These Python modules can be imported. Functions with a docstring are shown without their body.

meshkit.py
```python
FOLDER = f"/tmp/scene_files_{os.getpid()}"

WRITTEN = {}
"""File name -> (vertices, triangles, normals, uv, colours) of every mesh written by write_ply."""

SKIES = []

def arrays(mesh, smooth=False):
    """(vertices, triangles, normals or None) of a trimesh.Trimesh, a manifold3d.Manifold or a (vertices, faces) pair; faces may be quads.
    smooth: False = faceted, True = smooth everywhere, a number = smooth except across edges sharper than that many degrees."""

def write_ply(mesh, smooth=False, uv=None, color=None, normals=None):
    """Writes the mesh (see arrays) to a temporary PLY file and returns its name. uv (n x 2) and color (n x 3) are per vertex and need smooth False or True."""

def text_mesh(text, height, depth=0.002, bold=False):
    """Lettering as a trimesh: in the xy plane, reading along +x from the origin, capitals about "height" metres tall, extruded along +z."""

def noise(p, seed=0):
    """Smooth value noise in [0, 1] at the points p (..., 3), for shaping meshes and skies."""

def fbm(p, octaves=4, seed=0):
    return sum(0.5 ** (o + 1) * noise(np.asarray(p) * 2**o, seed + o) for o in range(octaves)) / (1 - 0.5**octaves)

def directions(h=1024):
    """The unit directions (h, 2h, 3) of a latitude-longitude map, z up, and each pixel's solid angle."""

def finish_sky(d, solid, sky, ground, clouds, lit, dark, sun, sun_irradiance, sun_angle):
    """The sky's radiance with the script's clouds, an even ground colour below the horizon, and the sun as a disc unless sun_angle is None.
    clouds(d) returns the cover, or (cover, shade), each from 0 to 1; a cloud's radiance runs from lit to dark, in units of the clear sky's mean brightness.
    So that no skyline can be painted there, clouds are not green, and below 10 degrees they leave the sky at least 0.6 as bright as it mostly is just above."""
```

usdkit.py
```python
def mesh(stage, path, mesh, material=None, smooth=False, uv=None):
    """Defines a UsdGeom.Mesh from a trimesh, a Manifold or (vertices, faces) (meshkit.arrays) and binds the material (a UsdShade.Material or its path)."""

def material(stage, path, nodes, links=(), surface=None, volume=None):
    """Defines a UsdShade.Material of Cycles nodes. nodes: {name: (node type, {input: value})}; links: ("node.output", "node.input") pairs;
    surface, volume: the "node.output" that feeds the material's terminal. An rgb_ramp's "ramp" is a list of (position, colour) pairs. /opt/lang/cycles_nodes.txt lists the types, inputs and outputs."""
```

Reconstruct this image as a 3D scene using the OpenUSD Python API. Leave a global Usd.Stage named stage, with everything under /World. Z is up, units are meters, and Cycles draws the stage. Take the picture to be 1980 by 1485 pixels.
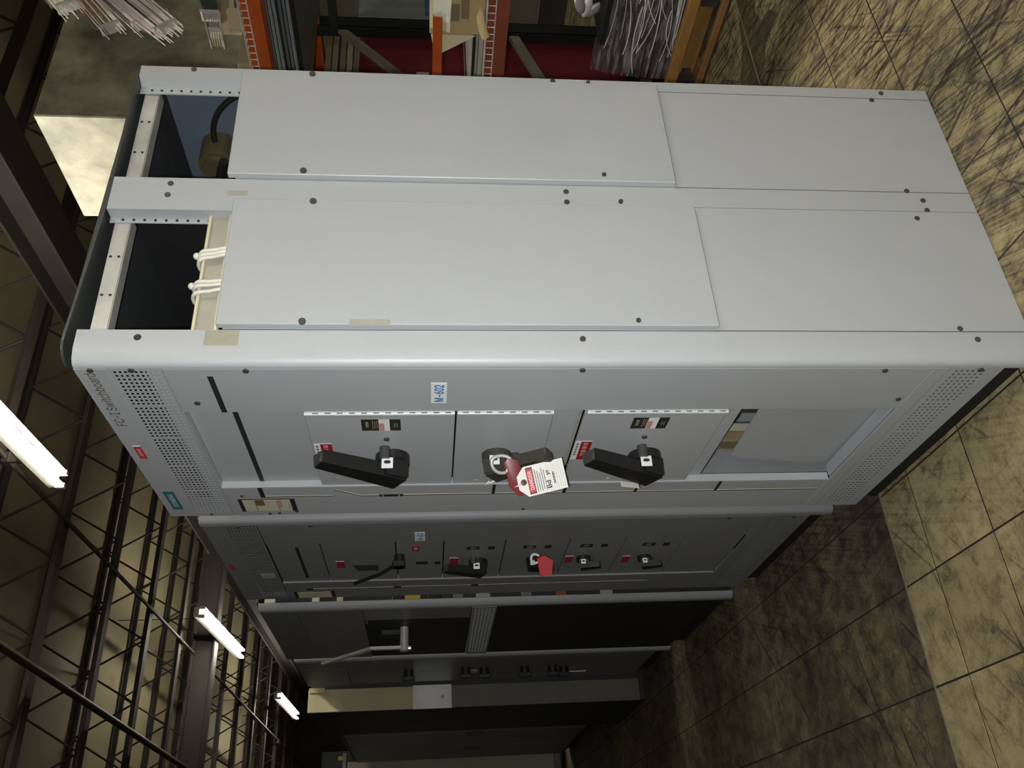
import math, random
import numpy as np, trimesh
import usdkit, meshkit
from pxr import Usd, UsdGeom, UsdLux, UsdShade, Gf, Sdf, Vt
from shapely.geometry import Polygon, box as sbox
from shapely import affinity
random.seed(7); rng = np.random.default_rng(7)
V3 = np.array
stage = Usd.Stage.CreateInMemory()
UsdGeom.SetStageUpAxis(stage, UsdGeom.Tokens.z); UsdGeom.SetStageMetersPerUnit(stage, 1.0)
UsdGeom.Xform.Define(stage, '/World'); UsdGeom.Scope.Define(stage, '/World/Looks')

# ------------------------------------------------------------------ camera (held on its side: picture left is up)
CAM = (-1.0525, -1.6758, 1.5087); YAW, PITCH, ROLL, FPX = 0.5348, -0.0999, -0.0029, 1668.17
fw = V3([math.sin(YAW)*math.cos(PITCH), math.cos(YAW)*math.cos(PITCH), math.sin(PITCH)])
rt = np.cross(fw, [0, 0, 1]); rt /= np.linalg.norm(rt); up = np.cross(rt, fw)
rt, up = math.cos(ROLL)*rt+math.sin(ROLL)*up, -math.sin(ROLL)*rt+math.cos(ROLL)*up
camx, camy, camz = -up, rt, -fw
cam = UsdGeom.Camera.Define(stage, '/World/camera')
m = Gf.Matrix4d(*[*map(float, camx), 0, *map(float, camy), 0, *map(float, camz), 0, *CAM, 1])
cam.AddTransformOp().Set(m)
cam.CreateHorizontalApertureAttr(36.0); cam.CreateVerticalApertureAttr(27.0)
cam.CreateFocalLengthAttr(36.0*FPX/1980); cam.CreateClippingRangeAttr(Gf.Vec2f(0.05, 200))
cam.CreateExposureAttr(2.42)
# ------------------------------------------------------------------ light: fluorescent strips (TUBE watts-ish radiance) and a faint hall ambience
TUBE = 23.0
TUBE_COL = (1.0, 0.945, 0.80)
dome = UsdLux.DomeLight.Define(stage, '/World/dome_light')
dome.CreateIntensityAttr(0.012); dome.CreateColorAttr(Gf.Vec3f(1.0, 0.95, 0.85))
# the camera's own flash, beside the lens
fl = UsdLux.DiskLight.Define(stage, '/World/camera_flash')
fl.CreateRadiusAttr(0.018); fl.CreateIntensityAttr(2700.0); fl.CreateColorAttr(Gf.Vec3f(0.97, 0.985, 1.0))
fpos = V3(CAM) + 0.045*up - 0.02*rt
fl.AddTransformOp().Set(Gf.Matrix4d(*[*map(float, camx), 0, *map(float, camy), 0, *map(float, camz), 0, *map(float, fpos), 1]))

# ------------------------------------------------------------------ materials
def mat(name, nodes, links, surface): return usdkit.material(stage, '/World/Looks/' + name, nodes, links, surface=surface)
def plain(name, col, rough=0.5, metal=0.0, var=0.12, scale=6.0, bump=0.0, bscale=200.0, spec=0.5, dirt=None):
    c = V3(col, float)
    n = {'g': ('geometry', {}), 'n': ('noise_texture', {'scale': scale, 'detail': 5.0, 'roughness': 0.6}),
         'r': ('rgb_ramp', {'ramp': [(0.3, tuple(c*(1-var) if dirt is None else dirt)), (0.62, tuple(c)), (0.8, tuple(np.minimum(c*(1+var*.6), 1)))]}),
         'p': ('principled_bsdf', {'roughness': rough, 'metallic': metal, 'specular_ior_level': spec})}
    l = [('g.position', 'n.vector'), ('n.fac', 'r.fac'), ('r.color', 'p.base_color')]
    if bump:
        n['bn'] = ('noise_texture', {'scale': bscale, 'detail': 2.0}); n['b'] = ('bump', {'strength': bump, 'distance': 0.001})
        l += [('g.position', 'bn.vector'), ('bn.fac', 'b.height'), ('b.normal', 'p.normal')]
    return mat(name, n, l, 'p.BSDF')
def emis(name, col, s): return mat(name, {'e': ('emission', {'color': col, 'strength': s})}, [], 'e.emission')
M = {}
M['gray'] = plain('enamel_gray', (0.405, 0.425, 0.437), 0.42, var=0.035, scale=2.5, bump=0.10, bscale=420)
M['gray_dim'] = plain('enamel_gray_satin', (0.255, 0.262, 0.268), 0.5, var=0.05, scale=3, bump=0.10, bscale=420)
M['gray_b'] = plain('gray_second_front', (0.20, 0.205, 0.205), 0.5, var=0.06, scale=3, bump=0.10, bscale=420)  # darker gray, only on front panels and doors of the second cabinet
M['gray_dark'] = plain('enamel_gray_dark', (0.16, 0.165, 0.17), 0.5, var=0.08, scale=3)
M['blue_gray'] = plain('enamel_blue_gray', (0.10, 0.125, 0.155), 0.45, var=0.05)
M['galv'] = plain('galvanized_steel', (0.56, 0.56, 0.52), 0.45, metal=0.35, var=0.25, scale=9)
M['hinge'] = plain('hinge_steel', (0.60, 0.63, 0.64), 0.4, metal=0.15, var=0.05)
M['screw'] = plain('screw_bronze', (0.085, 0.075, 0.07), 0.5, metal=0.3)
M['black'] = plain('black_plastic', (0.012, 0.012, 0.012), 0.42)
M['brown_blk'] = plain('worn_black_plastic', (0.05, 0.045, 0.035), 0.6)
M['knob'] = plain('dark_gray_plastic', (0.06, 0.055, 0.05), 0.5)
M['void'] = plain('dark_steel_and_shade', (0.014, 0.015, 0.014), 0.6)  # near-black; also carries the unlit depth of cabinet interiors
M['base'] = plain('base_black_steel', (0.010, 0.009, 0.008), 0.7)
M['lid'] = plain('roof_pan_steel', (0.050, 0.056, 0.052), 0.4)
M['white'] = plain('label_white', (0.82, 0.83, 0.82), 0.5, var=0.02)
M['tabwhite'] = plain('lock_tab_white', (0.80, 0.83, 0.86), 0.3, var=0.02)
M['tagwhite'] = plain('tag_white', (0.84, 0.83, 0.78), 0.5, var=0.03)
M['ink'] = plain('print_black', (0.02, 0.02, 0.02), 0.6)
M['inkgray'] = plain('print_gray', (0.16, 0.16, 0.15), 0.6)
M['print'] = plain('embossed_print', (0.12, 0.10, 0.085), 0.6)
M['blue'] = plain('print_blue', (0.06, 0.17, 0.42), 0.5, var=0.05)
M['red'] = plain('label_red', (0.36, 0.018, 0.03), 0.45, var=0.08)
M['redlight'] = plain('label_red_bright', (0.55, 0.05, 0.06), 0.45, var=0.06)
M['pink'] = plain('label_faded_pink', (0.55, 0.30, 0.27), 0.5)
M['darkred'] = plain('lock_red', (0.20, 0.016, 0.018), 0.4, var=0.15)
M['cream'] = plain('label_cream', (0.60, 0.57, 0.44), 0.5, var=0.06)
M['olive'] = plain('tape_olive', (0.24, 0.21, 0.11), 0.6)
M['amber'] = plain('label_brown', (0.16, 0.12, 0.045), 0.6)
M['tape'] = plain('masking_tape', (0.34, 0.325, 0.245), 0.7, var=0.12, scale=40)
M['tapeold'] = plain('tape_residue', (0.36, 0.35, 0.30), 0.7, var=0.1, scale=60)
M['teal'] = plain('label_teal', (0.05, 0.17, 0.20), 0.4)
M['tealink'] = plain('label_teal_print', (0.35, 0.47, 0.50), 0.4)
M['frp'] = plain('fibreglass_cream', (0.36, 0.34, 0.275), 0.35, var=0.12, scale=14)
M['frp_edge'] = plain('fibreglass_edge', (0.66, 0.60, 0.42), 0.3, var=0.06)
M['rope'] = plain('white_cord', (0.72, 0.71, 0.62), 0.6, var=0.1, scale=60)
M['cable'] = plain('black_cable', (0.012, 0.011, 0.010), 0.5)
M['brass'] = plain('aged_brass', (0.10, 0.08, 0.04), 0.45, metal=0.2, var=0.2)
M['chrome'] = plain('bright_steel', (0.72, 0.71, 0.68), 0.25, metal=0.5)
M['silver'] = plain('silver_paint', (0.60, 0.58, 0.54), 0.32, metal=0.3)
M['joist'] = plain('joist_primer', (0.022, 0.015, 0.012), 0.7, var=0.3, scale=3)
M['girder'] = plain('girder_primer', (0.016, 0.011, 0.009), 0.7, var=0.35, scale=4)
M['pipe'] = plain('pipe_dark', (0.035, 0.028, 0.022), 0.6)
M['deck'] = plain('roof_deck', (0.20, 0.168, 0.098), 0.8, var=0.16, scale=1.6)
M['wall'] = plain('hall_wall', (0.10, 0.085, 0.065), 0.85, var=0.2, scale=0.8)
M['orange'] = plain('rack_orange', (0.40, 0.072, 0.012), 0.45, var=0.15, scale=14)
M['rust'] = plain('rack_orange_worn', (0.22, 0.05, 0.022), 0.6, var=0.25, scale=14)
M['rackgreen'] = plain('rack_dark_green', (0.008, 0.011, 0.008), 0.6, var=0.5, scale=30)
M['brace'] = plain('rack_brace_beige', (0.21, 0.19, 0.13), 0.6, var=0.15)
M['wire'] = plain('wire_galvanized', (0.55, 0.50, 0.46), 0.4, metal=0.3)
M['maroon'] = plain('maroon_enamel', (0.155, 0.016, 0.022), 0.5, var=0.14, scale=8)
M['card'] = plain('cardboard', (0.42, 0.31, 0.15), 0.8, var=0.10, scale=7)
M['cardlight'] = plain('cardboard_flap', (0.52, 0.46, 0.28), 0.8, var=0.08)
M['cardbrown'] = plain('cardboard_brown', (0.20, 0.155, 0.085), 0.85, var=0.15)
M['paper'] = plain('paper_slip', (0.62, 0.60, 0.50), 0.7)
M['lumber'] = plain('pallet_lumber', (0.42, 0.22, 0.055), 0.7, var=0.22, scale=12)
M['lumber2'] = plain('pallet_lumber_worn', (0.32, 0.165, 0.055), 0.7, var=0.25, scale=12)
M['plywood'] = plain('plywood', (0.36, 0.31, 0.20), 0.75, var=0.1)
M['corr'] = plain('corrugated_sheet', (0.16, 0.175, 0.13), 0.6, var=0.12)
M['steelsheet'] = plain('steel_sheet', (0.14, 0.155, 0.155), 0.5, metal=0.2, var=0.2, scale=20)
M['greenpc'] = plain('green_black_device', (0.03, 0.045, 0.035), 0.5, var=0.3, scale=30)
M['board_shaded'] = plain('beige_board_shaded', (0.115, 0.107, 0.075), 0.6, var=0.14, scale=9)
M['dirtywhite'] = plain('stained_galvanized', (0.30, 0.285, 0.20), 0.5, var=0.3, scale=5, dirt=(0.10, 0.09, 0.058))
M['slatlight'] = plain('strip_light', (0.95, 0.92, 0.88), 0.3, var=0.1, scale=25)
M['slatpink'] = plain('strip_pink', (0.92, 0.72, 0.70), 0.35, var=0.1, scale=25)
M['slatdark'] = plain('strip_dark', (0.10, 0.085, 0.08), 0.3, var=0.3, scale=25)
M['bundle'] = plain('bundle_dark', (0.07, 0.055, 0.045), 0.4, var=0.3, scale=12)
M['bluebit'] = plain('blue_carton', (0.10, 0.14, 0.24), 0.6)
M['yellow'] = plain('yellow_part', (0.45, 0.31, 0.05), 0.5)
M['beigewood'] = plain('beige_board', (0.42, 0.38, 0.22), 0.7, var=0.10, scale=4)
M['beigecab'] = plain('beige_cabinet', (0.36, 0.33, 0.26), 0.6, var=0.08, scale=2)
M['joint'] = plain('joint_strip', (0.25, 0.225, 0.145), 0.6, var=0.25, scale=12)
M['fixture'] = plain('fixture_white', (0.7, 0.7, 0.66), 0.5)
M['tube'] = emis('tube_glow', TUBE_COL, TUBE)
M['film'] = mat('stretch_film', {'t': ('transparent_bsdf', {'color': (0.93, 0.93, 0.93)}), 'g': ('glossy_bsdf', {'color': (0.95, 0.93, 0.92), 'roughness': 0.16}),
                 'n': ('noise_texture', {'scale': 16.0, 'detail': 3.0}), 'geo': ('geometry', {}), 'b': ('bump', {'strength': 0.9, 'distance': 0.01}), 'm': ('mix_closure', {'fac': 0.22})},
                [('geo.position', 'n.vector'), ('n.fac', 'b.height'), ('b.normal', 'g.normal'), ('t.BSDF', 'm.closure1'), ('g.BSDF', 'm.closure2')], 'm.closure')
M['wrap'] = mat('pile_stretch_film', {'t': ('transparent_bsdf', {'color': (0.96, 0.95, 0.94)}), 'g': ('principled_bsdf', {'base_color': (0.42, 0.40, 0.38), 'roughness': 0.20, 'specular_ior_level': 1.0}),
                 'n': ('noise_texture', {'scale': 22.0, 'detail': 3.0}), 'geo': ('geometry', {}), 'mp': ('mapping', {'scale': (1.0, 0.22, 2.2)}), 'b': ('bump', {'strength': 1.0, 'distance': 0.012}),
                 'r': ('map_range', {'from_min': 0.46, 'from_max': 0.62, 'to_min': 0.08, 'to_max': 0.60, 'clamp': True}), 'm': ('mix_closure', {})},
                [('geo.position', 'mp.vector'), ('mp.vector', 'n.vector'), ('n.fac', 'b.height'), ('b.normal', 'g.normal'), ('n.fac', 'r.value'), ('r.result', 'm.fac'), ('t.BSDF', 'm.closure1'), ('g.BSDF', 'm.closure2')], 'm.closure')
# the floor: worn cream tile with black drag marks
def floor_mat(name, tint):
    n = {'g': ('geometry', {}), 'sx': ('separate_xyz', {}), 'p': ('principled_bsdf', {'roughness': 0.55, 'specular_ior_level': 0.3}), 'b': ('bump', {'strength': 0.25, 'distance': 0.002})}
    l = [('g.position', 'sx.vector')]
    terms = []
    def noise(k, scale, detail, rough, lo, hi, w, theta=None, sc=None, dist=0.0, mask=None):
        n[k] = ('noise_texture', {'scale': scale, 'detail': detail, 'roughness': rough, 'distortion': dist})
        n[k+'r'] = ('map_range', {'from_min': lo, 'from_max': hi, 'clamp': True}); n[k+'w'] = ('math', {'math_type': 'multiply', 'value2': w})
        if theta is None: l.append(('g.position', k+'.vector'))
        else:
            n[k+'m'] = ('mapping', {'mapping_type': 'texture', 'rotation': (0, 0, math.radians(theta)), 'scale': sc}); l.extend([('g.position', k+'m.vector'), (k+'m.vector', k+'.vector')])
        l.extend([(k+'.fac', k+'r.value'), (k+'r.result', k+'w.value1')]); out = k+'w.value'
        if mask:
            n[k+'x'] = ('math', {'math_type': 'multiply'}); l.extend([(out, k+'x.value1'), (mask, k+'x.value2')]); out = k+'x.value'
        terms.append(out)
    # traffic wear: the drag marks lie thick on the side of the rack, thin in the aisle
    n['mk'] = ('map_range', {'from_min': -0.3, 'from_max': 0.6, 'to_min': 0.12, 'to_max': 1.0, 'clamp': True}); l.append(('sx.x', 'mk.value'))
    noise('big', 1.6, 6.0, 0.62, 0.40, 0.68, 0.30); noise('mid', 13.0, 9.0, 0.75, 0.44, 0.70, 0.48); noise('fine', 95.0, 4.0, 0.7, 0.50, 0.75, 0.22)
    noise('s1', 1.0, 6.0, 0.70, 0.46, 0.68, 0.74, 68, (0.34, 0.014, 1.0), 0.6, 'mk.result'); noise('s2', 1.0, 5.0, 0.65, 0.52, 0.68, 0.58, 103, (0.40, 0.017, 1.0), 0.8, 'mk.result')
    noise('s3', 1.0, 4.0, 0.6, 0.63, 0.70, 0.40, 14, (0.7, 0.018, 1.0), 0.5); noise('s4', 0.8, 3.0, 0.5, 0.60, 0.72, 0.35, 40, (0.9, 0.05, 1.0), 2.0)
    # the blackened lane beside the joint strip, and dirt with flash fall-off painted in beyond it
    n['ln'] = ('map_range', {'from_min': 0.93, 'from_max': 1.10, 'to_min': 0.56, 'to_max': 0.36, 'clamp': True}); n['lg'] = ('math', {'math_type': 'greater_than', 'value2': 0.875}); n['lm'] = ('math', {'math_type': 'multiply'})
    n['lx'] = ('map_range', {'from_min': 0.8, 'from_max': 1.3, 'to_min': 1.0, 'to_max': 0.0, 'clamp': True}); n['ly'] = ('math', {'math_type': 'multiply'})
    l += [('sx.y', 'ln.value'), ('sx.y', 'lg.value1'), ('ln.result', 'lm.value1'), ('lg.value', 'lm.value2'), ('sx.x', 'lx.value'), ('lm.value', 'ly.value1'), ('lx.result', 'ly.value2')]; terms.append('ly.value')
    acc = terms[0]
    for k, tt in enumerate(terms[1:]):
        n[f'a{k}'] = ('math', {'math_type': 'add', 'use_clamp': k == len(terms)-2}); l += [(acc, f'a{k}.value1'), (tt, f'a{k}.value2')]; acc = f'a{k}.value'
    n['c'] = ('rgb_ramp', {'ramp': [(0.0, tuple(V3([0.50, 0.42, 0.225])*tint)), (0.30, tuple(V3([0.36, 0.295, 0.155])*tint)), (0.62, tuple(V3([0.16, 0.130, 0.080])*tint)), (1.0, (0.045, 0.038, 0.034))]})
    l += [(acc, 'c.fac'), ('c.color', 'p.base_color'), ('mid.fac', 'b.height'), ('b.normal', 'p.normal')]
    return mat(name, n, l, 'p.BSDF')
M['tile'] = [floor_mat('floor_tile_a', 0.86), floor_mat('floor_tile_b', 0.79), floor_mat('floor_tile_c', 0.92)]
M['stain'] = floor_mat('floor_stain', 0.34)
M['grout'] = plain('floor_joint_dirt', (0.022, 0.019, 0.017), 0.8)

# ------------------------------------------------------------------ mesh helpers
def bx(x0, x1, y0, y1, z0, z1, b=0.0):
    if x0 > x1: x0, x1 = x1, x0
    if y0 > y1: y0, y1 = y1, y0
    if z0 > z1: z0, z1 = z1, z0
    b = min(b, (x1-x0)*.45, (y1-y0)*.45, (z1-z0)*.45)
    if b <= 0:
        return trimesh.creation.box(bounds=[[x0, y0, z0], [x1, y1, z1]])
    P = []
    for X, sx in ((x0, 1), (x1, -1)):
        for Y, sy in ((y0, 1), (y1, -1)):
            for Z, sz in ((z0, 1), (z1, -1)):
                P += [(X, Y+sy*b, Z+sz*b), (X+sx*b, Y, Z+sz*b), (X+sx*b, Y+sy*b, Z)]
    return trimesh.convex.convex_hull(np.array(P))
def hull(P): return trimesh.convex.convex_hull(np.array(P, float))
def cyl(p, q, r, n=12, r2=None):
    p, q = V3(p, float), V3(q, float); d = q-p; L = np.linalg.norm(d); d /= L
    a = np.cross(d, [0, 0, 1] if abs(d[2]) < .9 else [1, 0, 0]); a /= np.linalg.norm(a); b = np.cross(d, a)
    t = np.linspace(0, 2*np.pi, n, endpoint=False); ring = np.cos(t)[:, None]*a+np.sin(t)[:, None]*b
    r2 = r if r2 is None else r2
    return hull(np.vstack([p+ring*r, q+ring*r2]))
def tube(path, r, n=8):
    P = np.array(path, float); T = np.gradient(P, axis=0); T /= np.linalg.norm(T, axis=1)[:, None]
    a = np.cross(T[0], [0, 0, 1]); a = np.cross(T[0], [1, 0, 0]) if np.linalg.norm(a) < .1 else a; a /= np.linalg.norm(a)
    V, F = [], []; t = np.linspace(0, 2*np.pi, n, endpoint=False); rr = np.broadcast_to(r, len(P))
    for i in range(len(P)):
        a = a-T[i]*np.dot(a, T[i]); a /= np.linalg.norm(a); b = np.cross(T[i], a)
        V.append(P[i]+rr[i]*(np.cos(t)[:, None]*a+np.sin(t)[:, None]*b))
    for i in range(len(P)-1):
        for k in range(n):
            k2 = (k+1) % n; F += [[i*n+k, i*n+k2, (i+1)*n+k2], [i*n+k, (i+1)*n+k2, (i+1)*n+k]]
    V = np.vstack(V); c0, c1 = len(V), len(V)+1; V = np.vstack([V, P[:1], P[-1:]])
    for k in range(n):
        k2 = (k+1) % n; F += [[c0, k2, k], [c1, (len(P)-1)*n+k, (len(P)-1)*n+k2]]
    return trimesh.Trimesh(V, F, process=False)
def smooth_path(pts, n=6):
    from scipy.interpolate import CubicSpline
    P = np.array(pts, float); s = np.r_[0, np.cumsum(np.linalg.norm(np.diff(P, axis=0), axis=1))]
    return CubicSpline(s, P)(np.linspace(0, s[-1], n*len(P)))
def cat(ms): return trimesh.util.concatenate([m_ for m_ in ms])
def ext(poly, d): return trimesh.creation.extrude_polygon(poly, d, engine='earcut')
def on_front(mesh, x, y0, z0):      # a mesh drawn in (u right, v up, w towards viewer) put on a face that looks along -x; u runs along -y
    m_ = mesh.copy(); v = m_.vertices.copy(); m_.vertices = np.c_[x-v[:, 2], y0-v[:, 0], z0+v[:, 1]]; return m_
def on_side(mesh, y, x0, z0):       # on a face that looks along -y; u runs along +x
    m_ = mesh.copy(); v = m_.vertices.copy(); m_.vertices = np.c_[x0+v[:, 0], y-v[:, 2], z0+v[:, 1]]; return m_
def text(s, h, width=None, depth=0.0006, bold=False):
    t = meshkit.text_mesh(s, h, depth, bold)
    if width: t.vertices[:, 0] *= width/max(t.bounds[1, 0], 1e-6)
    return t
# ------------------------------------------------------------------ scene helpers
used = {}
def uniq(parent, name):
    k = (parent, name); n = used.get(k, 0); used[k] = n+1
    return parent + '/' + (name if n == 0 else f'{name}_{n:03d}')
def path_of(p): return '/World' if p is None else (p if isinstance(p, str) else str(p.GetPath()))
def obj(name, mesh, m_, parent=None, smooth=35, label=None, kind=None):
    if isinstance(mesh, (list, tuple)): mesh = cat(mesh)
    pr = usdkit.mesh(stage, uniq(path_of(parent), name), mesh, m_ if not isinstance(m_, str) else M[m_], smooth=smooth).GetPrim()
    if label: pr.SetCustomDataByKey('label', label)
    if kind: pr.SetCustomDataByKey('kind', kind)
    return pr
def tag(p, label, category=None, group=None, kind=None):
    p.SetCustomDataByKey('label', label)
    if category: p.SetCustomDataByKey('category', category)
    if group: p.SetCustomDataByKey('group', group)
    if kind: p.SetCustomDataByKey('kind', kind)
    return p
def thing(name, label, category, loc=(0, 0, 0), rz=0.0, group=None):
    x = UsdGeom.Xform.Define(stage, uniq('/World', name)); x.AddTranslateOp().Set(Gf.Vec3d(*map(float, loc)))
    if rz: x.AddRotateZOp().Set(float(rz))
    return tag(x.GetPrim(), label, category, group)
def struct(name, mesh, m_, parent=None):
    p = obj(name, mesh, m_, parent)
    if parent is None: p.SetCustomDataByKey('kind', 'structure')
    return p
def dup(root, loc, rz, label, group=None):
    was = root.GetCustomData(); name = root.GetName().rsplit('_0', 1)[0]
    r = thing(name, label, was['category'], loc, rz, group)
    r.GetReferences().AddInternalReference(root.GetPath()); r.SetInstanceable(True)
    return r

# ================================================================== THE SETTING
X0, X1, Y0, Y1, ZC = -9.0, 9.0, -13.0, 24.0, 5.0
fl_ = struct('floor', bx(X0, X1, Y0, Y1, -0.12, -0.0014), 'grout')
TS, GX, GY = 0.305, -0.29, 0.39
rest = []
for i in range(math.floor((X0-GX)/TS)+1, math.floor((X1-GX)/TS)):
    for j in range(math.floor((Y0-GY)/TS)+1, math.floor((Y1-GY)/TS)):
        x, y = GX+i*TS, GY+j*TS; g = 0.0022 + 0.0012*rng.random(); h = -0.0004*rng.random()
        near = -2.42 < x < 3.1 and -1.5 < y < 3.05
        if near:
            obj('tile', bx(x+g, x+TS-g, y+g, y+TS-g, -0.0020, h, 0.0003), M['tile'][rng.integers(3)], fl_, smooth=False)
        elif -7 < x < 7 and y < 22:
            rest.append(trimesh.Trimesh([[x+g, y+g, h], [x+TS-g, y+g, h], [x+TS-g, y+TS-g, h], [x+g, y+TS-g, h]], [[0, 1, 2], [0, 2, 3]], process=False))
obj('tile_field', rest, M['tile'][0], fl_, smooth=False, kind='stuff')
ST = ext(Polygon([(2.64, .80), (2.61, .86), (2.49, .89), (2.35, .93), (2.24, 1.02), (2.14, 1.08), (2.05, .98), (2.07, .81), (2.14, .74), (2.14, .60), (2.23, .65), (2.26, .73), (2.37, .76), (2.44, .70), (2.55, .66)]).buffer(.03).buffer(-.02), .0002); ST.apply_translation((0, 0, .00005)); obj('dark_stain', ST, 'stain', fl_, smooth=False)
struct('trim_1', bx(-7, 7, 0.874, 0.883, 0.0002, 0.0018, 0.0006), 'joint')
struct('ceiling', bx(X0, X1, Y0, Y1, ZC, ZC+0.1), 'deck')
struct('wall_back', bx(X0, X1, Y1, Y1+0.2, 0, ZC), 'wall'); struct('wall_front', bx(X0, X1, Y0-0.2, Y0, 0, ZC), 'wall')
struct('wall_left', bx(X0-0.2, X0, Y0, Y1, 0, ZC), 'wall'); struct('wall_right', bx(X1, X1+0.2, Y0, Y1, 0, ZC), 'wall')

# ---- bar joists
ORD = ['first', 'second', 'third', 'fourth', 'fifth', 'sixth', 'seventh', 'eighth', 'ninth', 'tenth', 'eleventh', 'twelfth', 'thirteenth', 'fourteenth', 'fifteenth', 'sixteenth', 'seventeenth', 'eighteenth']
def make_joist(name, label, y):
    t = thing(name, label, 'roof joist', (0, y, 4.40))
    a, b = X0+0.05, X1-0.05
    obj('bottom_chord', [bx(a, b, -0.055, 0.055, 0, 0.008), bx(a, b, -0.018, -0.008, 0.008, 0.055), bx(a, b, 0.008, 0.018, 0.008, 0.055)], 'joist', t)
    obj('top_chord', [bx(a, b, -0.06, -0.008, 0.578, 0.59), bx(a, b, 0.008, 0.06, 0.578, 0.59), bx(a, b, -0.018, -0.008, 0.54, 0.59), bx(a, b, 0.008, 0.018, 0.54, 0.59)], 'joist', t)
    n = int((b-a)/0.31); s = (b-a)/n
    obj('web_rod', [cyl((a+k*s, 0, 0.03 if k % 2 else 0.56), (a+(k+1)*s, 0, 0.56 if k % 2 else 0.03), 0.0105, 6) for k in range(n)], 'joist', t, kind='stuff')
    return t
ys = [2.66+1.26*k for k in range(16)]
j0 = make_joist('roof_joist', 'dark red primed open web roof joist, nearest of the row across the aisle', ys[0])
for k, y in enumerate(ys[1:14], 1):
    dup(j0, (0, y, 4.40), 0, f'dark red primed open web roof joist, {ORD[k]} from the camera')
# ---- girders, pipe, conduit
t = thing('roof_girder', 'heavy dark steel roof girder running along the aisle above the rack', 'girder', (3.22, 0, 4.12))
obj('bottom_flange', bx(-0.17, 0.17, Y0+.05, Y1-.05, 0, 0.022, .003), 'girder', t); obj('web', bx(-0.012, 0.012, Y0+.05, Y1-.05, 0.022, 0.256), 'girder', t)
obj('top_flange', bx(-0.17, 0.17, Y0+.05, Y1-.05, 0.256, 0.278, .003), 'girder', t)
t = thing('roof_girder', 'heavy dark steel girder crossing the hall beyond the first lamp', 'girder', (0, 9.55, 4.12))
obj('bottom_flange', bx(X0+.05, 3.0, -0.09, 0.09, 0, 0.022, .003), 'girder', t); obj('web', bx(X0+.05, 3.0, -0.012, 0.012, 0.022, 0.256), 'girder', t)
obj('top_flange', bx(X0+.05, 3.0, -0.09, 0.09, 0.256, 0.278, .003), 'girder', t)
t = thing('sprinkler_pipe', 'dark pipe hung under the joists at picture lower left corner', 'pipe', (0.52, 0, 4.33))
obj('pipe', cyl((0.12, 0.5, 0), (-0.22, 14, 0), 0.030, 12), 'pipe', t)
for y in (3.92, 7.70, 11.48): obj('hanger', cyl((0.12-0.34*(y-.5)/13.5, y, 0), (0.12-0.34*(y-.5)/13.5, y, 0.08), 0.006, 6), 'pipe', t)
t = thing('lamp_conduit', 'thin conduit running under the joists along the lamp row', 'conduit', (1.70, 0, 4.375))
obj('conduit', cyl((0, 3.6, 0), (0.03, 22, 0), 0.018, 10), 'pipe', t)
for y in (3.98, 10.24, 16.5): obj('junction_box', bx(-0.04, 0.04, y-0.06, y+0.06, -0.03, 0.022, .004), 'pipe', t)

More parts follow.
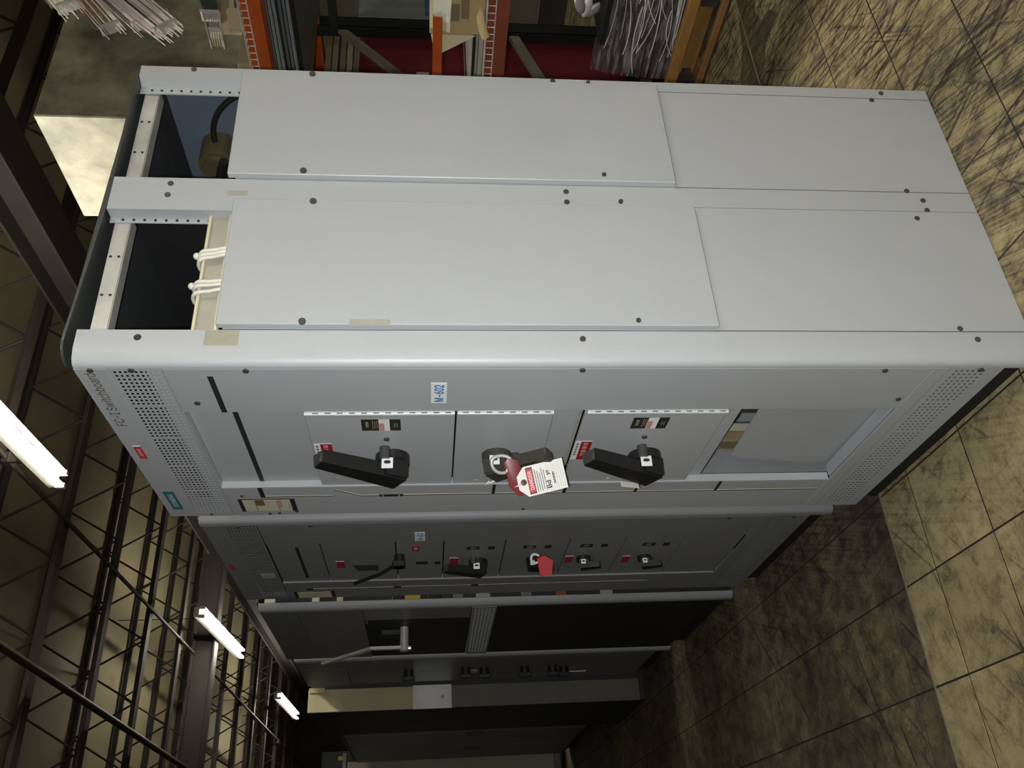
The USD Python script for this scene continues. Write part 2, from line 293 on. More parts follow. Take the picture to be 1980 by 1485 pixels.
# ---- fluorescent strip lamps, 2.44 m, two tubes
def make_lamp(label, loc, rz):
    t = thing('strip_lamp', label, 'lamp', loc, rz)
    obj('channel', [bx(-0.055, 0.055, -1.22, 1.22, 0.035, 0.095, .006)], 'fixture', t)
    for s in (-1, 1):
        obj('tube', cyl((s*0.048, -1.18, 0.0), (s*0.048, 1.18, 0.0), 0.019, 14), 'tube', t)
        for e in (-1, 1): obj('tube_holder', bx(s*0.048-0.018, s*0.048+0.018, e*1.18, e*1.215, -0.022, 0.04, .003), 'fixture', t)
    for e in (-1, 1): obj('hanger_rod', cyl((0, e*0.9, 0.095), (0, e*0.9, 1.0), 0.005, 6), 'pipe', t)
    return t
l0 = make_lamp('glowing twin tube strip lamp nearest the camera, cut off by the picture edge', (1.52, 2.82, 4.0), -2.2)
dup(l0, (1.895, 9.40, 4.0), -2.6, 'glowing twin tube strip lamp above the second and third gray cabinets, middle of the three')
dup(l0, (2.095, 15.17, 4.0), -1.8, 'small far glowing twin tube strip lamp, farthest of the three')
dup(l0, (1.22, -3.60, 4.0), -2.2, 'twin tube strip lamp behind the camera, next in the same row')
dup(l0, (0.98, -9.80, 4.0), -2.2, 'twin tube strip lamp far behind the camera, last of the row')
dup(l0, (-2.8, -7.6, 4.0), -2.2, 'twin tube strip lamp far behind the camera to its left, unseen and added for light')  # unseen lamp added to brighten the lower side panel
dup(l0, (5.0, -7.6, 4.0), -2.2, 'twin tube strip lamp far behind the camera to its right, unseen and added for light')  # second unseen lamp, added for the same brightening

# ================================================================== THE NEAR SWITCHBOARD  (front faces -x at x=0, open side faces -y at y=0)
H, D, W = 2.29, 0.965, 0.900
A = thing('switchboard', 'large light gray electrical switchboard in front with open upper side and sticker M-602', 'switchboard')
def prism(poly, z0, z1):
    m_ = ext(Polygon(poly), z1-z0); m_.apply_translation((0, 0, z0)); return m_
# posts
obj('corner_post', prism([(0.086, 0), (0.040, 0), (0.014, 0.006), (0.004, 0.013), (0.0, 0.022), (0.0, 0.030), (0.003, 0.030), (0.004, 0.0225), (0.0075, 0.0155), (0.016, 0.009), (0.040, 0.003), (0.083, 0.003), (0.083, 0.034), (0.100, 0.034), (0.100, 0.031), (0.086, 0.031)], 0.004, H-0.004), 'gray', A)
obj('centre_post', prism([(0.444, 0), (0.550, 0), (0.550, 0.032), (0.565, 0.032), (0.565, 0.035), (0.547, 0.035), (0.547, 0.003), (0.447, 0.003), (0.447, 0.035), (0.428, 0.035), (0.428, 0.032), (0.444, 0.032)], 0.004, H-0.004), 'gray', A)
obj('rear_post', prism([(0.926, 0), (D, 0), (D, 0.06), (D-.003, 0.06), (D-.003, 0.003), (0.929, 0.003), (0.915, 0.032), (0.888, 0.032), (0.888, 0.029), (0.913, 0.029)], 0.004, H-0.004), 'gray', A)
for nm, x in (('hole_strip', 0.436), ('hole_strip', 0.900), ('hole_strip', 0.092)):
    obj('punched_hole', [cyl((x, 0.0275 if x > .8 else .0305, 2.255-0.026*k), (x, 0.033, 2.255-0.026*k), 0.0036, 8) for k in range(10)], 'ink', A, kind='stuff')
# covers and lower skins of the side
def pan(x0, x1, z0, z1, y, d, lip=0.0015): return bx(x0, x1, y-d, y, z0, z1, lip)
obj('side_cover', pan(0.552, 0.930, 0.842, 2.007, 0.0, 0.019, .002), 'gray', A)
obj('side_cover', pan(0.090, 0.468, 0.806, 1.982, 0.0, 0.019, .002), 'gray', A)
obj('lower_skin', bx(0.5530, 0.9235, 0.0002, 0.003, 0.004, 1.99), 'gray', A); obj('lower_skin', bx(0.0890, 0.4795, -0.0010, 0.003, 0.004, 0.90), 'gray', A); obj('inner_skin', bx(0.0890, 0.4430, 0.0004, 0.003, 0.90, 1.97), 'gray', A)
obj('seam_gap', bx(.4797, .4817, -.0006, .001, .004, .90), 'gray_dark', A, smooth=False); obj('seam_gap', bx(.5505, .5528, -.0003, .001, .004, .84), 'gray_dark', A, smooth=False)
obj('seam_gap', bx(.9237, .9257, -.0003, .001, .004, .84), 'gray_dark', A, smooth=False); obj('seam_gap', bx(.0865, .0888, -.0003, .001, .004, .81), 'gray_dark', A, smooth=False)
for x, z, r in ((.928, 1.818, 1), (.564, 1.818, 1), (.461, 1.787, 1), (.096, 1.789, 1), (.954, 1.038, .7), (.573, 1.036, .7), (.479, 1.002, .7), (.103, 1.004, .7)):
    obj('cover_screw', [cyl((x, -.0235 if x < .94 else -.004, z), (x, -.018 if x < .94 else 0.001, z), .0085*r, 10)], 'screw', A)
for x, z in ((.528, 1.139), (.492, 1.140), (.962-.006, 1.141), (.917, .187), (.555, .186), (.521, .149), (.486, .148), (.456, .186), (.096, .184), (.064, .148), (.063, 1.139), (.530, 2.146), (.492, 2.148), (.955, 2.144), (.948, .149)):
    obj('post_screw', cyl((x, -.0028, z), (x, .001, z), .0072, 10, .0078), 'screw', A)
obj('post_hole', cyl((.065, -.0006, 2.152), (.065, .001, 2.152), .0085, 12), 'ink', A)
obj('masking_tape', bx(.044, .084, -.0009, 0, 1.931, 2.006), 'tape', A)
obj('tape_residue', bx(.494, .510, -.0009, 0, 1.955, 2.005), 'tapeold', A); obj('tape_residue', bx(.090, .103, -.0205, -.019, 1.59, 1.682), 'tapeold', A)
obj('scratch_mark', [bx(.168, .172, -.0004, .001, .118, .128), bx(.172, .186, -.0004, .001, .113, .118)], 'print', A)
# roof pan with rounded front corner, galvanized crossbars, inner walls
pp = [(0.066-0.052*math.sin(a), 0.046-0.052*math.cos(a)) for a in np.linspace(0, math.pi/2, 9)] + [(0.03, 0.06), (0.03, .4), (0.03, W), (.25, W), (.5, W), (D, W), (D, 0.0), (.7, 0), (.45, 0), (.35, -.001), (.25, -.002), (.15, -.004)]
t_ = ext(Polygon(pp), 0.006); t_.apply_translation((0, 0, H-0.003)); v = t_.vertices.copy(); v[:, 2] += .022*np.clip(1-v[:, 0]/.45, 0, 1)*(np.clip(1-v[:, 1]/.5, 0, 1)); t_.vertices = v
obj('roof_pan', t_, 'lid', A)
for xa, xb in ((0.10, 0.428), (0.565, 0.888)):
    obj('crossbar', bx(xa-.02, xb+.02, 0.036, 0.039, 2.238, 2.274), 'galv', A)
    obj('crossbar_hole', [cyl((xa+f*(xb-xa), 0.0348, z), (xa+f*(xb-xa), 0.0365, z), .0035, 8) for f in (.33, .68) for z in (2.247, 2.266)], 'ink', A, kind='stuff')
    obj('crossbar_lip', bx(xa-.02, xb+.02, 0.039, 0.075, 2.236, 2.239), 'galv', A)
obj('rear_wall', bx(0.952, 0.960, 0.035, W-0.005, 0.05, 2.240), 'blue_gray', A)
obj('rear_shade_strip', bx(0.953, 0.960, 0.035, W-0.005, 2.240, 2.285), 'void', A)  # near-black strip in place of the unlit interior above the wall
obj('partition', bx(0.560, 0.566, 0.09, W-0.01, 0.05, 2.28), 'void', A)  # added sheet, its near-black colour stands in for unlit depth of the bay
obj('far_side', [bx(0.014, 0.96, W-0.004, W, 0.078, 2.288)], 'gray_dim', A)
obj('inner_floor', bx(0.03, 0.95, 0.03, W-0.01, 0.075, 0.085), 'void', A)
# gear visible in the two openings
obj('ground_cable', tube(smooth_path([(0.925, 0.055, 1.90), (.935, .06, 2.02), (.925, .12, 2.098), (.91, .22, 2.128), (.88, .30, 2.09), (.86, .34, 2.00)], 6), 0.0085, 10), 'cable', A)
obj('bushing', [cyl((.86, .275, 2.125), (.948, .275, 2.125), .055, 20), cyl((.845, .275, 2.125), (.86, .275, 2.125), .042, 20)], 'brass', A)
obj('clamp_bar', [cyl((.83, .43, 2.17), (.83, .22, 2.093), .013, 10), cyl((.82, .40, 2.02), (.82, .32, 2.115), .012, 10), cyl((.84, .21, 2.06), (.83, .30, 2.115), .008, 8), cyl((.83, .43, 2.17), (.95, .43, 2.17), .012, 10)], 'cable', A)
bar = [bx(0.088, 0.452, 0.028, 0.032, 1.996, 2.038)]
obj('support_bar', bar, 'frp', A)
obj('support_bar_edge', [bx(0.088, 0.452, 0.020, 0.032, 2.038, 2.046, .002), bx(0.088, 0.452, 0.016, 0.032, 1.985, 1.996, .003)], 'frp_edge', A)
def cord(x0, slopes):
    out = []
    for dx, sl in slopes:
        x = x0+dx
        out.append(tube(smooth_path([(x, .060, 2.050), (x, .036, 2.056), (x+sl*.15, .014, 2.046), (x+sl*.5, .011, 2.015), (x+sl*.9, .010, 1.984), (x+sl, .030, 1.974), (x+sl*.5, .06, 1.99)], 5), .0048, 8))
    out.append(trimesh.creation.icosphere(subdivisions=2, radius=.009)); out[-1].apply_translation((x0+slopes[0][0], .030, 2.062))
    return out
for k, (x0, sl) in enumerate((((.300), [(0.022, .012), (.010, .014), (-.002, .016)]), ((.215), [(.016, .002), (.004, .004), (-.018, .012)]))):
    p = obj('cord_tie', cord(x0, sl), 'rope', None, smooth=60)
    tag(p, ('white cord lashed round the cream bar, upper tie near the centre post', 'white cord lashed round the cream bar, lower tie near the corner post')[k], 'cord', None)
obj('red_insulator', bx(.405, .47, .10, .16, 1.99, 2.035, .004), 'red', A)
obj('insulator_bracket', [bx(.40, .47, .085, .088, 2.034, 2.040), cyl((.402, .087, 2.037), (.375, .075, 2.006), .003, 6)], 'white', A)

# ---- the front
def front(name, y0, y1, z0, z1, x=0.0, d=0.012, m_='gray', b=.0012, **k): return obj(name, bx(x, x+d, y0, y1, z0, z1, b), m_, A, **k)
def vent(cols, rows, y0, z0, py, pz, hy, hz, gap_every, gap):
    holes, y = [], y0
    for c in range(cols):
        for r in range(rows):
            zz = z0+r*pz; holes.append(sbox(y, zz, y+hy, zz+hz))
        y += py + (gap if (c+1) % gap_every == 0 else 0)
    return holes, y
def plate_with_holes(y0, y1, z0, z1, holes, x, d):
    g = Polygon(sbox(y0, z0, y1, z1).exterior, [h.exterior for h in holes]); m_ = ext(g, d); v = m_.vertices.copy()
    m_.vertices = np.c_[x+d-v[:, 2], v[:, 0], v[:, 1]]; m_.invert() if m_.volume < 0 else None; return m_
front('frieze', .031, W-.004, 2.2165, 2.289)
holes, _ = vent(50, 9, .040, 2.108, .0161, .0115, .0098, .0058, 10, .007)
obj('upper_vent', plate_with_holes(.031, W-.004, 2.100, 2.2155, holes, 0.0, .0010), 'gray', A, smooth=False)
front('vent_backing', .035, W-.008, 2.100, 2.137, .0045, .002, 'gray'); front('vent_void', .035, W-.008, 2.137, 2.2150, .060, .003, 'base')
holes, _ = vent(50, 6, .040, .124, .0161, .0145, .0098, .0070, 10, .007)
obj('lower_vent', plate_with_holes(.031, W-.004, .082, .222, holes, 0.0, .0010), 'gray', A, smooth=False)
front('lower_vent_backing', .035, W-.008, .085, .220, .0065, .002, 'gray_dark')
front('sill_strip', .031, W-.004, .223, .262, 0.0, .004)
front('near_panel', .031, .2335, .263, 2.098)
front('far_panel', .690, W-.004, .263, 2.098)
front('near_panel_rib', .2310, .2335, .263, 2.098, .012, .03)
obj('far_panel_return', bx(.0, .024, .687, .690, .263, 2.098), 'gray', A)
RX = .020
def mid(name, z0, z1, y0=.2345, y1=.6865, x=RX, m_='gray', b=.0015): return obj(name, bx(x, x+.008, y0, y1, z0, z1, b), m_, A)
mid('blank_panel', 1.815, 2.0965); obj('vent_lip', bx(.0015, .028, .2345, .6865, 2.0970, 2.0999), 'gray', A); mid('blank_panel', 1.1005, 1.177); mid('blank_panel', .672, .717)
mid('louvre_slot', 1.099, 1.1110, .2345, .60, RX-.001, 'tapeold')
doors = []
for z0, z1 in ((1.4325, 1.8125), (1.1785, 1.4305), (.7185, 1.0985)):
    dd = obj('door', bx(RX-.016, RX-.004, .252, .690, z0+.001, z1-.001, .002), 'gray', A); doors.append(dd)
    obj('hinge', [bx(RX-.0205, RX-.003, .236, .2515, z0+.003, z1-.003, .001), cyl((RX-.021, .2435, z0+.003), (RX-.021, .2435, z1-.003), .0055, 12)], 'hinge', dd)
    n = int((z1-z0)/.030); obj('hinge_gap', [bx(RX-.0235, RX-.018, .2375, .2400, z0+.012+k*.030, z0+.0265+k*.030) for k in range(n)], 'inkgray', dd, smooth=False)
    obj('door_catch', [cyl((RX-.018, .668, (z0+z1)/2+.055), (RX-.004, .668, (z0+z1)/2+.055), .006, 10)], 'chrome', dd)
def label_plate(dd, z1, z0, y0=.283, y1=.343):
    x = RX-.016; L = z1-z0
    lp = obj('label_plate', bx(x-.0008, x, y0, y1, z0, z1), 'ink', dd, smooth=False)
    # dark printed nameplate: all in one material per colour, thin print
    obj('label_print', [bx(x-.0013, x-.0008, y0+.006+.004*(k % 2), y1-.010-.003*(k % 3), z1-.030-.0055*k, z1-.0275-.0055*k) for k in range(4)] + [bx(x-.0013, x-.0008, y0+.012, y1-.018, z1-.018, z1-.010)]
        + [bx(x-.0013, x-.0008, y0+.02, y1-.02, z0+.008+.006*k, z0+.011+.006*k) for k in range(2)], 'olive', dd, smooth=False, kind='stuff')
    obj('label_patch', bx(x-.0014, x-.0008, y0, y1, z0+.028, z0+.056), 'tagwhite', dd, smooth=False)
    obj('label_stripe', [bx(x-.0018, x-.0014, y0+.018, y1-.001, z0+.042, z0+.055)], 'pink', dd, smooth=False)
label_plate(doors[0], 1.673, 1.573); label_plate(doors[2], .963, .866)
for dd, z in ((doors[0], 1.612), (doors[2], .912)): obj('door_button', cyl((RX-.020, .392, z), (RX-.015, .392, z), .008, 12), 'screw', dd)
for dd, z1 in ((doors[0], 1.795), (doors[2], 1.088)):
    x = RX-.016
    obj('red_tag', bx(x-.0008, x, .418, .530, z1-.036, z1-.006), 'red', dd, smooth=False)
    obj('white_tag', [bx(x-.0008, x, .418, .530, z1-.0055, z1+.011), bx(x-.0012, x-.0008, .414, .4185, z1-.036, z1-.006)], 'tagwhite', dd, smooth=False)
    obj('red_tag_print', [bx(x-.0013, x-.0008, .426+.022*k, .441+.022*k, z1-.026+.001*(k % 2), z1-.013) for k in range(4)], 'pink', dd, smooth=False)
    obj('white_tag_print', [bx(x-.0013, x-.0008, .428+.016*k, .438+.016*k, z1+.0005, z1+.006) for k in range(5)], 'inkgray', dd, smooth=False)
# rotary handles
def handle(parent, yc, zc, ang, m_='black', x0=RX-.016, label=None, s=1.0, L=.235):
    ca, sa = math.cos(ang), math.sin(ang)          # ang 0 = lever straight up, + towards the corner (-y)
    def P(x, u, v): return (x0-x*s, yc-(u*ca+v*sa)*s, zc+(-u*sa+v*ca)*s)
    hd = obj('handle', [cyl(P(0, 0, 0), P(.026, 0, 0), .047*s, 20), hull([P(.024, -.043, -.026), P(.024, .043, -.026), P(.024, -.040, .035), P(.024, .040, .035), P(.075, -.040, -.024), P(.075, .040, -.024), P(.075, -.036, .04), P(.075, .036, .04)]),
              hull([P(.040, -.036, .02), P(.040, .030, .02), P(.080, -.034, -.024), P(.080, .032, -.024), P(.046, -.026, L), P(.046, .022, L), P(.080, -.024, L), P(.080, .020, L), P(.047, -.022, L+.006), P(.077, .017, L+.006)])],
             m_, parent, smooth=25, label=label)
    obj('lock_tab', [bx(x0-.062*s, x0-.030*s, yc-.0560*s, yc-.0535*s, zc-.004*s, zc+.027*s, .001)], 'tabwhite', hd)
    obj('tab_slot', hull(np.vstack([cyl((x0-.044*s, yc-.0567*s, zc+(.007+dz)*s), (x0-.044*s, yc-.0556*s, zc+(.007+dz)*s), .0046*s, 10).vertices for dz in (0, .009)])), 'ink', hd)
    obj('stop_lug', cyl(P(.0, .036, .046), P(.034, .036, .046), .014*s, 12), 'knob', hd)
    obj('lever_cap', hull([P(.047, -.025, L+.0030), P(.047, .021, L+.0030), P(.079, -.023, L+.0030), P(.079, .019, L+.0030), P(.048, -.021, L+.008), P(.076, .016, L+.008)]), 'knob', hd)
    return hd
handle(A, .498, 1.600, math.radians(33), L=.218)
handle(A, .492, 1.312, math.radians(142), 'brown_blk', s=.88, L=.185, label='worn rotary handle turned down')
h3 = handle(A, .505, .888, math.radians(33), L=.218)
obj('handle_sticker', hull([(RX-.105, .5255, .958), (RX-.105, .5415, .905), (RX-.085, .547, .905), (RX-.085, .5315, .958), (RX-.105, .5275, .960), (RX-.085, .534, .960)]), 'paper', h3)
# mimic bus: black tape with pale edge
TX = -.0009
def tape(n_, pts, parent=A): obj(n_, [bx(TX, 0, *p) for p in pts], 'ink', parent, smooth=False)
tape('mimic_bus', [(.063, .2325, 1.993, 2.006), (.690, .760, 1.984, 1.997), (.753, .7575, 1.786, 1.990), (.755, .7595, .273, 1.700), (.691, .756, 1.300, 1.309), (.691, .756, 1.081, 1.091), (.700, .756, .858, .867), (.690, .756, .602, .611)])
obj('mimic_bus', [bx(RX-.0009, RX, .236, .686, 1.977, 1.990)], 'ink', A, smooth=False)
obj('mimic_bus', [hull([(TX, .755, 1.702), (TX, .7595, 1.700), (TX, .711, 1.776), (TX, .7155, 1.778), (0, .755, 1.702), (0, .711, 1.776)])], 'ink', A, smooth=False)
obj('mimic_breaker', bx(-.0016, 0, .750, .764, 1.578, 1.648), 'ink', A, smooth=False)
obj('mimic_edge', [bx(TX, 0, .7510, .7530, 1.786, 1.984), bx(TX, 0, .7530, .7550, .273, 1.576), bx(TX, 0, .7530, .7550, 1.650, 1.700), hull([(TX, .753, 1.702), (TX, .755, 1.702), (TX, .709, 1.776), (TX, .711, 1.776), (0, .753, 1.702), (0, .709, 1.776)]), bx(-.002, -.0016, .750, .764, 1.636, 1.639), bx(-.002, -.0016, .750, .764, 1.588, 1.591)], 'frp_edge', A, smooth=False)
# stickers, nameplate, lettering
st = obj('number_sticker', bx(-.0009, 0, .094, .1915, 1.4575, 1.4955), 'white', A, smooth=False)
obj('sticker_print', on_front(text('M-602', .0215, .082, .0005, True), -.0009, .1855, 1.4655), 'blue', st, smooth=False)
obj('frieze_lettering', on_front(text('FC-I Switchboard', .0235, .252, .0005), -.0004, .3005, 2.2480), 'print', A, smooth=False)
rl = obj('red_label', bx(-.0010, 0, .414, .486, 2.249, 2.268), 'redlight', A, smooth=False)
obj('label_edge', bx(-.0012, 0, .4115, .4140, 2.249, 2.268), 'white', rl, smooth=False)
obj('label_print', [bx(-.0014, -.0010, .428+.011*k, .436+.011*k, 2.2545, 2.2625) for k in range(4)], 'pink', rl, smooth=False, kind='stuff')
tl = obj('teal_label', bx(-.0010, 0, .706, .838, 2.238, 2.268), 'teal', A, smooth=False)
obj('label_print', on_front(text('SIEMENS', .013, .098, .0004, True), -.0010, .822, 2.2465), 'tealink', tl, smooth=False)
npl = obj('name_plate', bx(-.0022, 0, .770, .862, 1.902, 2.068, .0008), 'ink', A)
obj('plate_paper', bx(-.0027, -.0022, .773, .859, 1.916, 2.056), 'cream', npl, smooth=False)
obj('plate_print', [bx(-.0031, -.0027, .773, .859, 2.019, 2.021), bx(-.0031, -.0027, .773, .859, 1.953, 1.955), bx(-.0031, -.0027, .800, .838, 1.9215, 1.923)], 'inkgray', npl, smooth=False)
obj('plate_patch', bx(-.0031, -.0027, .773, .815, 1.993, 2.019), 'amber', npl, smooth=False)
obj('plate_stripe', bx(-.0031, -.0027, .773, .830, 1.942, 1.952), 'pink', npl, smooth=False)
obj('seal_lug', bx(-.004, 0, .878, .886, 1.985, 1.993), 'ink', A); obj('seal_screw', cyl((-.004, .866, 1.906), (0, .866, 1.906), .005, 8), 'ink', A)
for y, z in ((.021+.014, 2.253), (.035, 2.165), (.038, 1.915), (.040, .388), (.036, .141), (.185, 2.054), (.182, .254+.03), (.036, 1.14)):
    obj('front_screw', cyl((-.0035, y, z), (.001, y, z), .0072, 10), 'screw', A)
for y, z in ((.745, 2.05), (.88, 1.2), (.88, 1.96), (.88, 2.165)): obj('panel_screw', cyl((-.003, y, z), (.001, y, z), .005, 8), 'screw', A)
# the open bay low down with a loose plate, gear behind
v0 = [(.050, .245, .262), (.058, .690, .225), (.056, .690, .275), (.056, .640, .560), (.055, .618, .588), (.051, .300, .600), (.050, .245, .600)]
lp = trimesh.Trimesh(np.vstack([V3(v0), V3(v0)+[.003, 0, 0]]), [[0, 1, 6], [1, 2, 6], [2, 3, 6], [3, 4, 6], [4, 5, 6]] + [[7, 13, 8], [8, 13, 9], [9, 13, 10], [10, 13, 11], [11, 13, 12]] + [[i, (i+1) % 7+7, (i+1) % 7] for i in range(7)] + [[i, i+7, (i+1) % 7+7] for i in range(7)], process=False)
obj('loose_plate', lp, 'gray', A, smooth=False)
for k in range(3): obj('bay_busbar', bx(.16, .40, .30+.11*k, .33+.11*k, .20, .70, .003), 'brass', A)
obj('bay_insulator', bx(.09, .16, .60, .67, .42, .60, .008), 'tape', A)
for k in range(3): obj('bay_insulator', bx(.10, .15, .27+.12*k, .34+.12*k, .61, .65, .006), 'tape', A)
obj('bay_block', [bx(.085, .12, .585, .640, .50, .64, .004)], 'cardbrown', A); obj('bay_back', bx(.42, .43, .10, .86, .10, .75), 'void', A)
obj('bay_sill', bx(.012, .05, .2345, .6865, .222, .262, .002), 'gray', A)
# base
obj('base_channel', [bx(.030, .07, .030, W-.004, .0, .078), bx(.05, .93, .05, W-.02, .01, .06)], 'base', A)

# ---- padlock hasp and danger tag hanging from the middle handle
TR = V3([.84, -.54, 0]); TN = V3([-.54, -.84, 0]); TZ = V3([0, 0, 1.0])      # the plane in which lock and tag hang, turned towards the aisle
def tilted(mesh, ang):
    v = mesh.vertices; c, s_ = math.cos(ang), math.sin(ang); u, w = v[:, 0]*c-v[:, 1]*s_, v[:, 0]*s_+v[:, 1]*c
    mesh = mesh.copy(); mesh.vertices = u[:, None]*TR+w[:, None]*TZ+v[:, 2][:, None]*TN; return mesh
t = thing('padlock', 'dark red padlock hanging from a gray lockout hasp on the turned down handle', 'padlock', (-.088, .436, 1.272))
bdy = hull([(u*1.25, v*1.2, sx*.010) for sx in (-1, 1) for u, v in ((.040, .010), (.030, .020), (-.022, .014), (-.046, -.004), (-.040, -.020), (.004, -.022), (.034, -.010))] + [(u*.8, v*.8, sx*.014) for sx in (-1, 1) for u, v in ((.034, .010), (-.036, -.010), (0, .014), (0, -.016))])
obj('body', tilted(bdy, math.radians(8)), 'darkred', t, smooth=25)
obj('hasp_ring', tilted(tube(smooth_path([(.016, .012, 0), (.008, .034, .004), (.020, .056, .006), (.044, .060, .004), (.054, .036, .0), (.048, .014, 0), (.030, .006, 0)], 5), .0052, 8), 0), 'galv', t, smooth=60)
obj('hasp_rivet', tilted(cyl((.016, .018, .004), (.016, .018, .012), .0055, 10), 0), 'white', t)
t = thing('danger_tag', 'white paper danger tag with red banner and handwriting, hung by the red padlock', 'tag', (-.112, .430, 1.252))
def tgm(mesh): return tilted(mesh, math.radians(13))
KT = .86
body = ext(Polygon([(-.018, .012), (.018, .012), (.041, -.010), (.041, -.118), (-.041, -.118), (-.041, -.010)]).difference(Polygon([(.0075*math.cos(a), -.004+.0075*math.sin(a)) for a in np.linspace(0, 6.283, 13)[:-1]])), .0012)
obj('card', tgm(body), 'tagwhite', t, smooth=False)
ring = ext(Polygon([(.0085*math.cos(a), -.004+.0085*math.sin(a)) for a in np.linspace(0, 6.283, 17)[:-1]], [[(.0042*math.cos(a), -.004+.0042*math.sin(a)) for a in np.linspace(0, 6.283, 17)[:-1]]]), .0022)
obj('eyelet', tgm(ring), 'brass', t, smooth=False)
def tbox(u0, u1, v0, v1, w0=.0012, w1=.0016): return tgm(bx(u0, u1, v0, v1, w0, w1))
obj('banner_border', tbox(-.036, .036, -.033, -.0145), 'ink', t, smooth=False)
obj('banner', tgm(ext(sbox(-.029, -.0282, .029, -.0193).buffer(.0042), .0020)), 'redlight', t, smooth=False)
tx = text('DANGER', .0092, .052, .0024, True); tx.apply_translation((-.026, -.0283, 0)); obj('banner_lettering', tgm(tx), 'tagwhite', t, smooth=False)
obj('small_print', [tbox(-.034+.003*(k % 2), .028-.006*(k % 3), -.0390-.0060*k, -.0370-.0060*k) for k in range(5)], 'inkgray', t, smooth=False)
obj('ruled_line', [tbox(-.037, .037, -.0720-.0058*k, -.0716-.0058*k) for k in range(8)], 'inkgray', t, smooth=False)
hw = []
for tx_, u, v, h, w in (('Bd', -.032, -.0755, .0115, .022), ('yr', .004, -.0755, .0095, .015), ('sewer', -.022, -.089, .0075, .034)):
    q = text(tx_, h, w, .0019, True); q.apply_translation((u, v, 0)); hw.append(tgm(q))
obj('handwriting', hw, 'ink', t, smooth=False)
obj('wire_loop', tgm(tube(smooth_path([(0, -.004, -.003), (-.002, .004, .006), (-.004, .016, .008), (-.006, .024, .006)], 5), .0012, 6)), 'chrome', t)
t_ = obj('wire_clip', tube(smooth_path([(-.03, .600, 1.325), (-.03, .622, 1.338), (-.02, .640, 1.332), (-.012, .640, 1.312), (-.008, .615, 1.305)], 5), .0032, 8), 'white')
tag(t_, 'small bent white wire clip at the hub of the turned down handle', 'wire clip')

# ================================================================== THE ROW BEHIND IT
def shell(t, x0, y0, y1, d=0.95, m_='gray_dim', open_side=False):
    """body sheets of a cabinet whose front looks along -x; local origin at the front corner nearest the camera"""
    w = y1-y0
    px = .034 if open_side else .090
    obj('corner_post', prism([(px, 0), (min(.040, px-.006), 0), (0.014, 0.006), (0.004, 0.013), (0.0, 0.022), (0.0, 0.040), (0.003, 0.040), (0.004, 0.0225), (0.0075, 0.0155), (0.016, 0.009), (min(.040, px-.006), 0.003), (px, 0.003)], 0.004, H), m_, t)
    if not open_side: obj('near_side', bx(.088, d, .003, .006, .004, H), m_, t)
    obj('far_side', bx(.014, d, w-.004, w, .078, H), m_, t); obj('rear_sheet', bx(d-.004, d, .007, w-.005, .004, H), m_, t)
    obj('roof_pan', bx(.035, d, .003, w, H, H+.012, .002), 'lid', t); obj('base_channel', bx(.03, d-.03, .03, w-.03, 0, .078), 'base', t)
    obj('post_screw', cyl((.063, -.0028, 2.15), (.063, .001, 2.15), .0072, 10), 'screw', t); obj('post_screw', cyl((.063, -.0028, 1.14), (.063, .001, 1.14), .0072, 10), 'screw', t)
    return w
def fr(t, n_, y0, y1, z0, z1, x=0.0, d=.012, m_='gray_dim', b=.0012, par=None): return obj(n_, bx(x, x+d, y0, y1, z0, z1, b), m_, par or t)
# ---- second cabinet
B = thing('switchboard', 'second gray switchboard in the row, with five black handles and a red lockout tag', 'switchboard', (0.100, 1.195, 0))
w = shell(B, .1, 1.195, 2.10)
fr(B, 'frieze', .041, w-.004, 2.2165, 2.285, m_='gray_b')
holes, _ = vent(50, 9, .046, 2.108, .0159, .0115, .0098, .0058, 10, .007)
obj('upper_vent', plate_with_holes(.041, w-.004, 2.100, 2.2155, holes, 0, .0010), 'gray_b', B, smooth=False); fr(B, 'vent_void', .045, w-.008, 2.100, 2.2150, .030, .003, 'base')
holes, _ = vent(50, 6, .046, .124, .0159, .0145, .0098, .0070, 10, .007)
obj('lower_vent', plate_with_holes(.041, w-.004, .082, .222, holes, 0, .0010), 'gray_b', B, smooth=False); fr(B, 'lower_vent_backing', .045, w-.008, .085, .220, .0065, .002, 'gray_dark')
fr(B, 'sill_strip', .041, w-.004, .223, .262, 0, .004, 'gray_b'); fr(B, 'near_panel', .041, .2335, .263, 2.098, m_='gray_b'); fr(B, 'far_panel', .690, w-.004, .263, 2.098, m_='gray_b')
obj('far_panel_return', bx(0, .026, .687, .690, .263, 2.098), 'gray_dim', B)
fr(B, 'bay_back', .20, .72, .20, 2.1, .30, .004, 'void')
bd = []
for z0, z1 in ((1.905, 2.098), (1.625, 1.903), (1.442, 1.623), (1.205, 1.440), (.955, 1.203), (.735, .953), (.500, .733), (.263, .498)):
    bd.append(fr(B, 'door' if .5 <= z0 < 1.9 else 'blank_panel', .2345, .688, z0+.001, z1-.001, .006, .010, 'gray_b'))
DX = .006
fr(B, 'mimic_bus', .285, .640, 1.987, 1.999, DX-.0009, .0009, 'ink', 0); fr(B, 'mimic_bus', .775, .779, .54, 1.99, -.0009, .0009, 'ink', 0)
fr(B, 'mimic_edge', .771, .775, .54, 1.99, -.0009, .0009, 'frp_edge', 0)
for z in (1.615, 1.985, 1.285): fr(B, 'mimic_breaker', .764, .786, z, z+.03, -.0012, .0012, 'ink', 0)
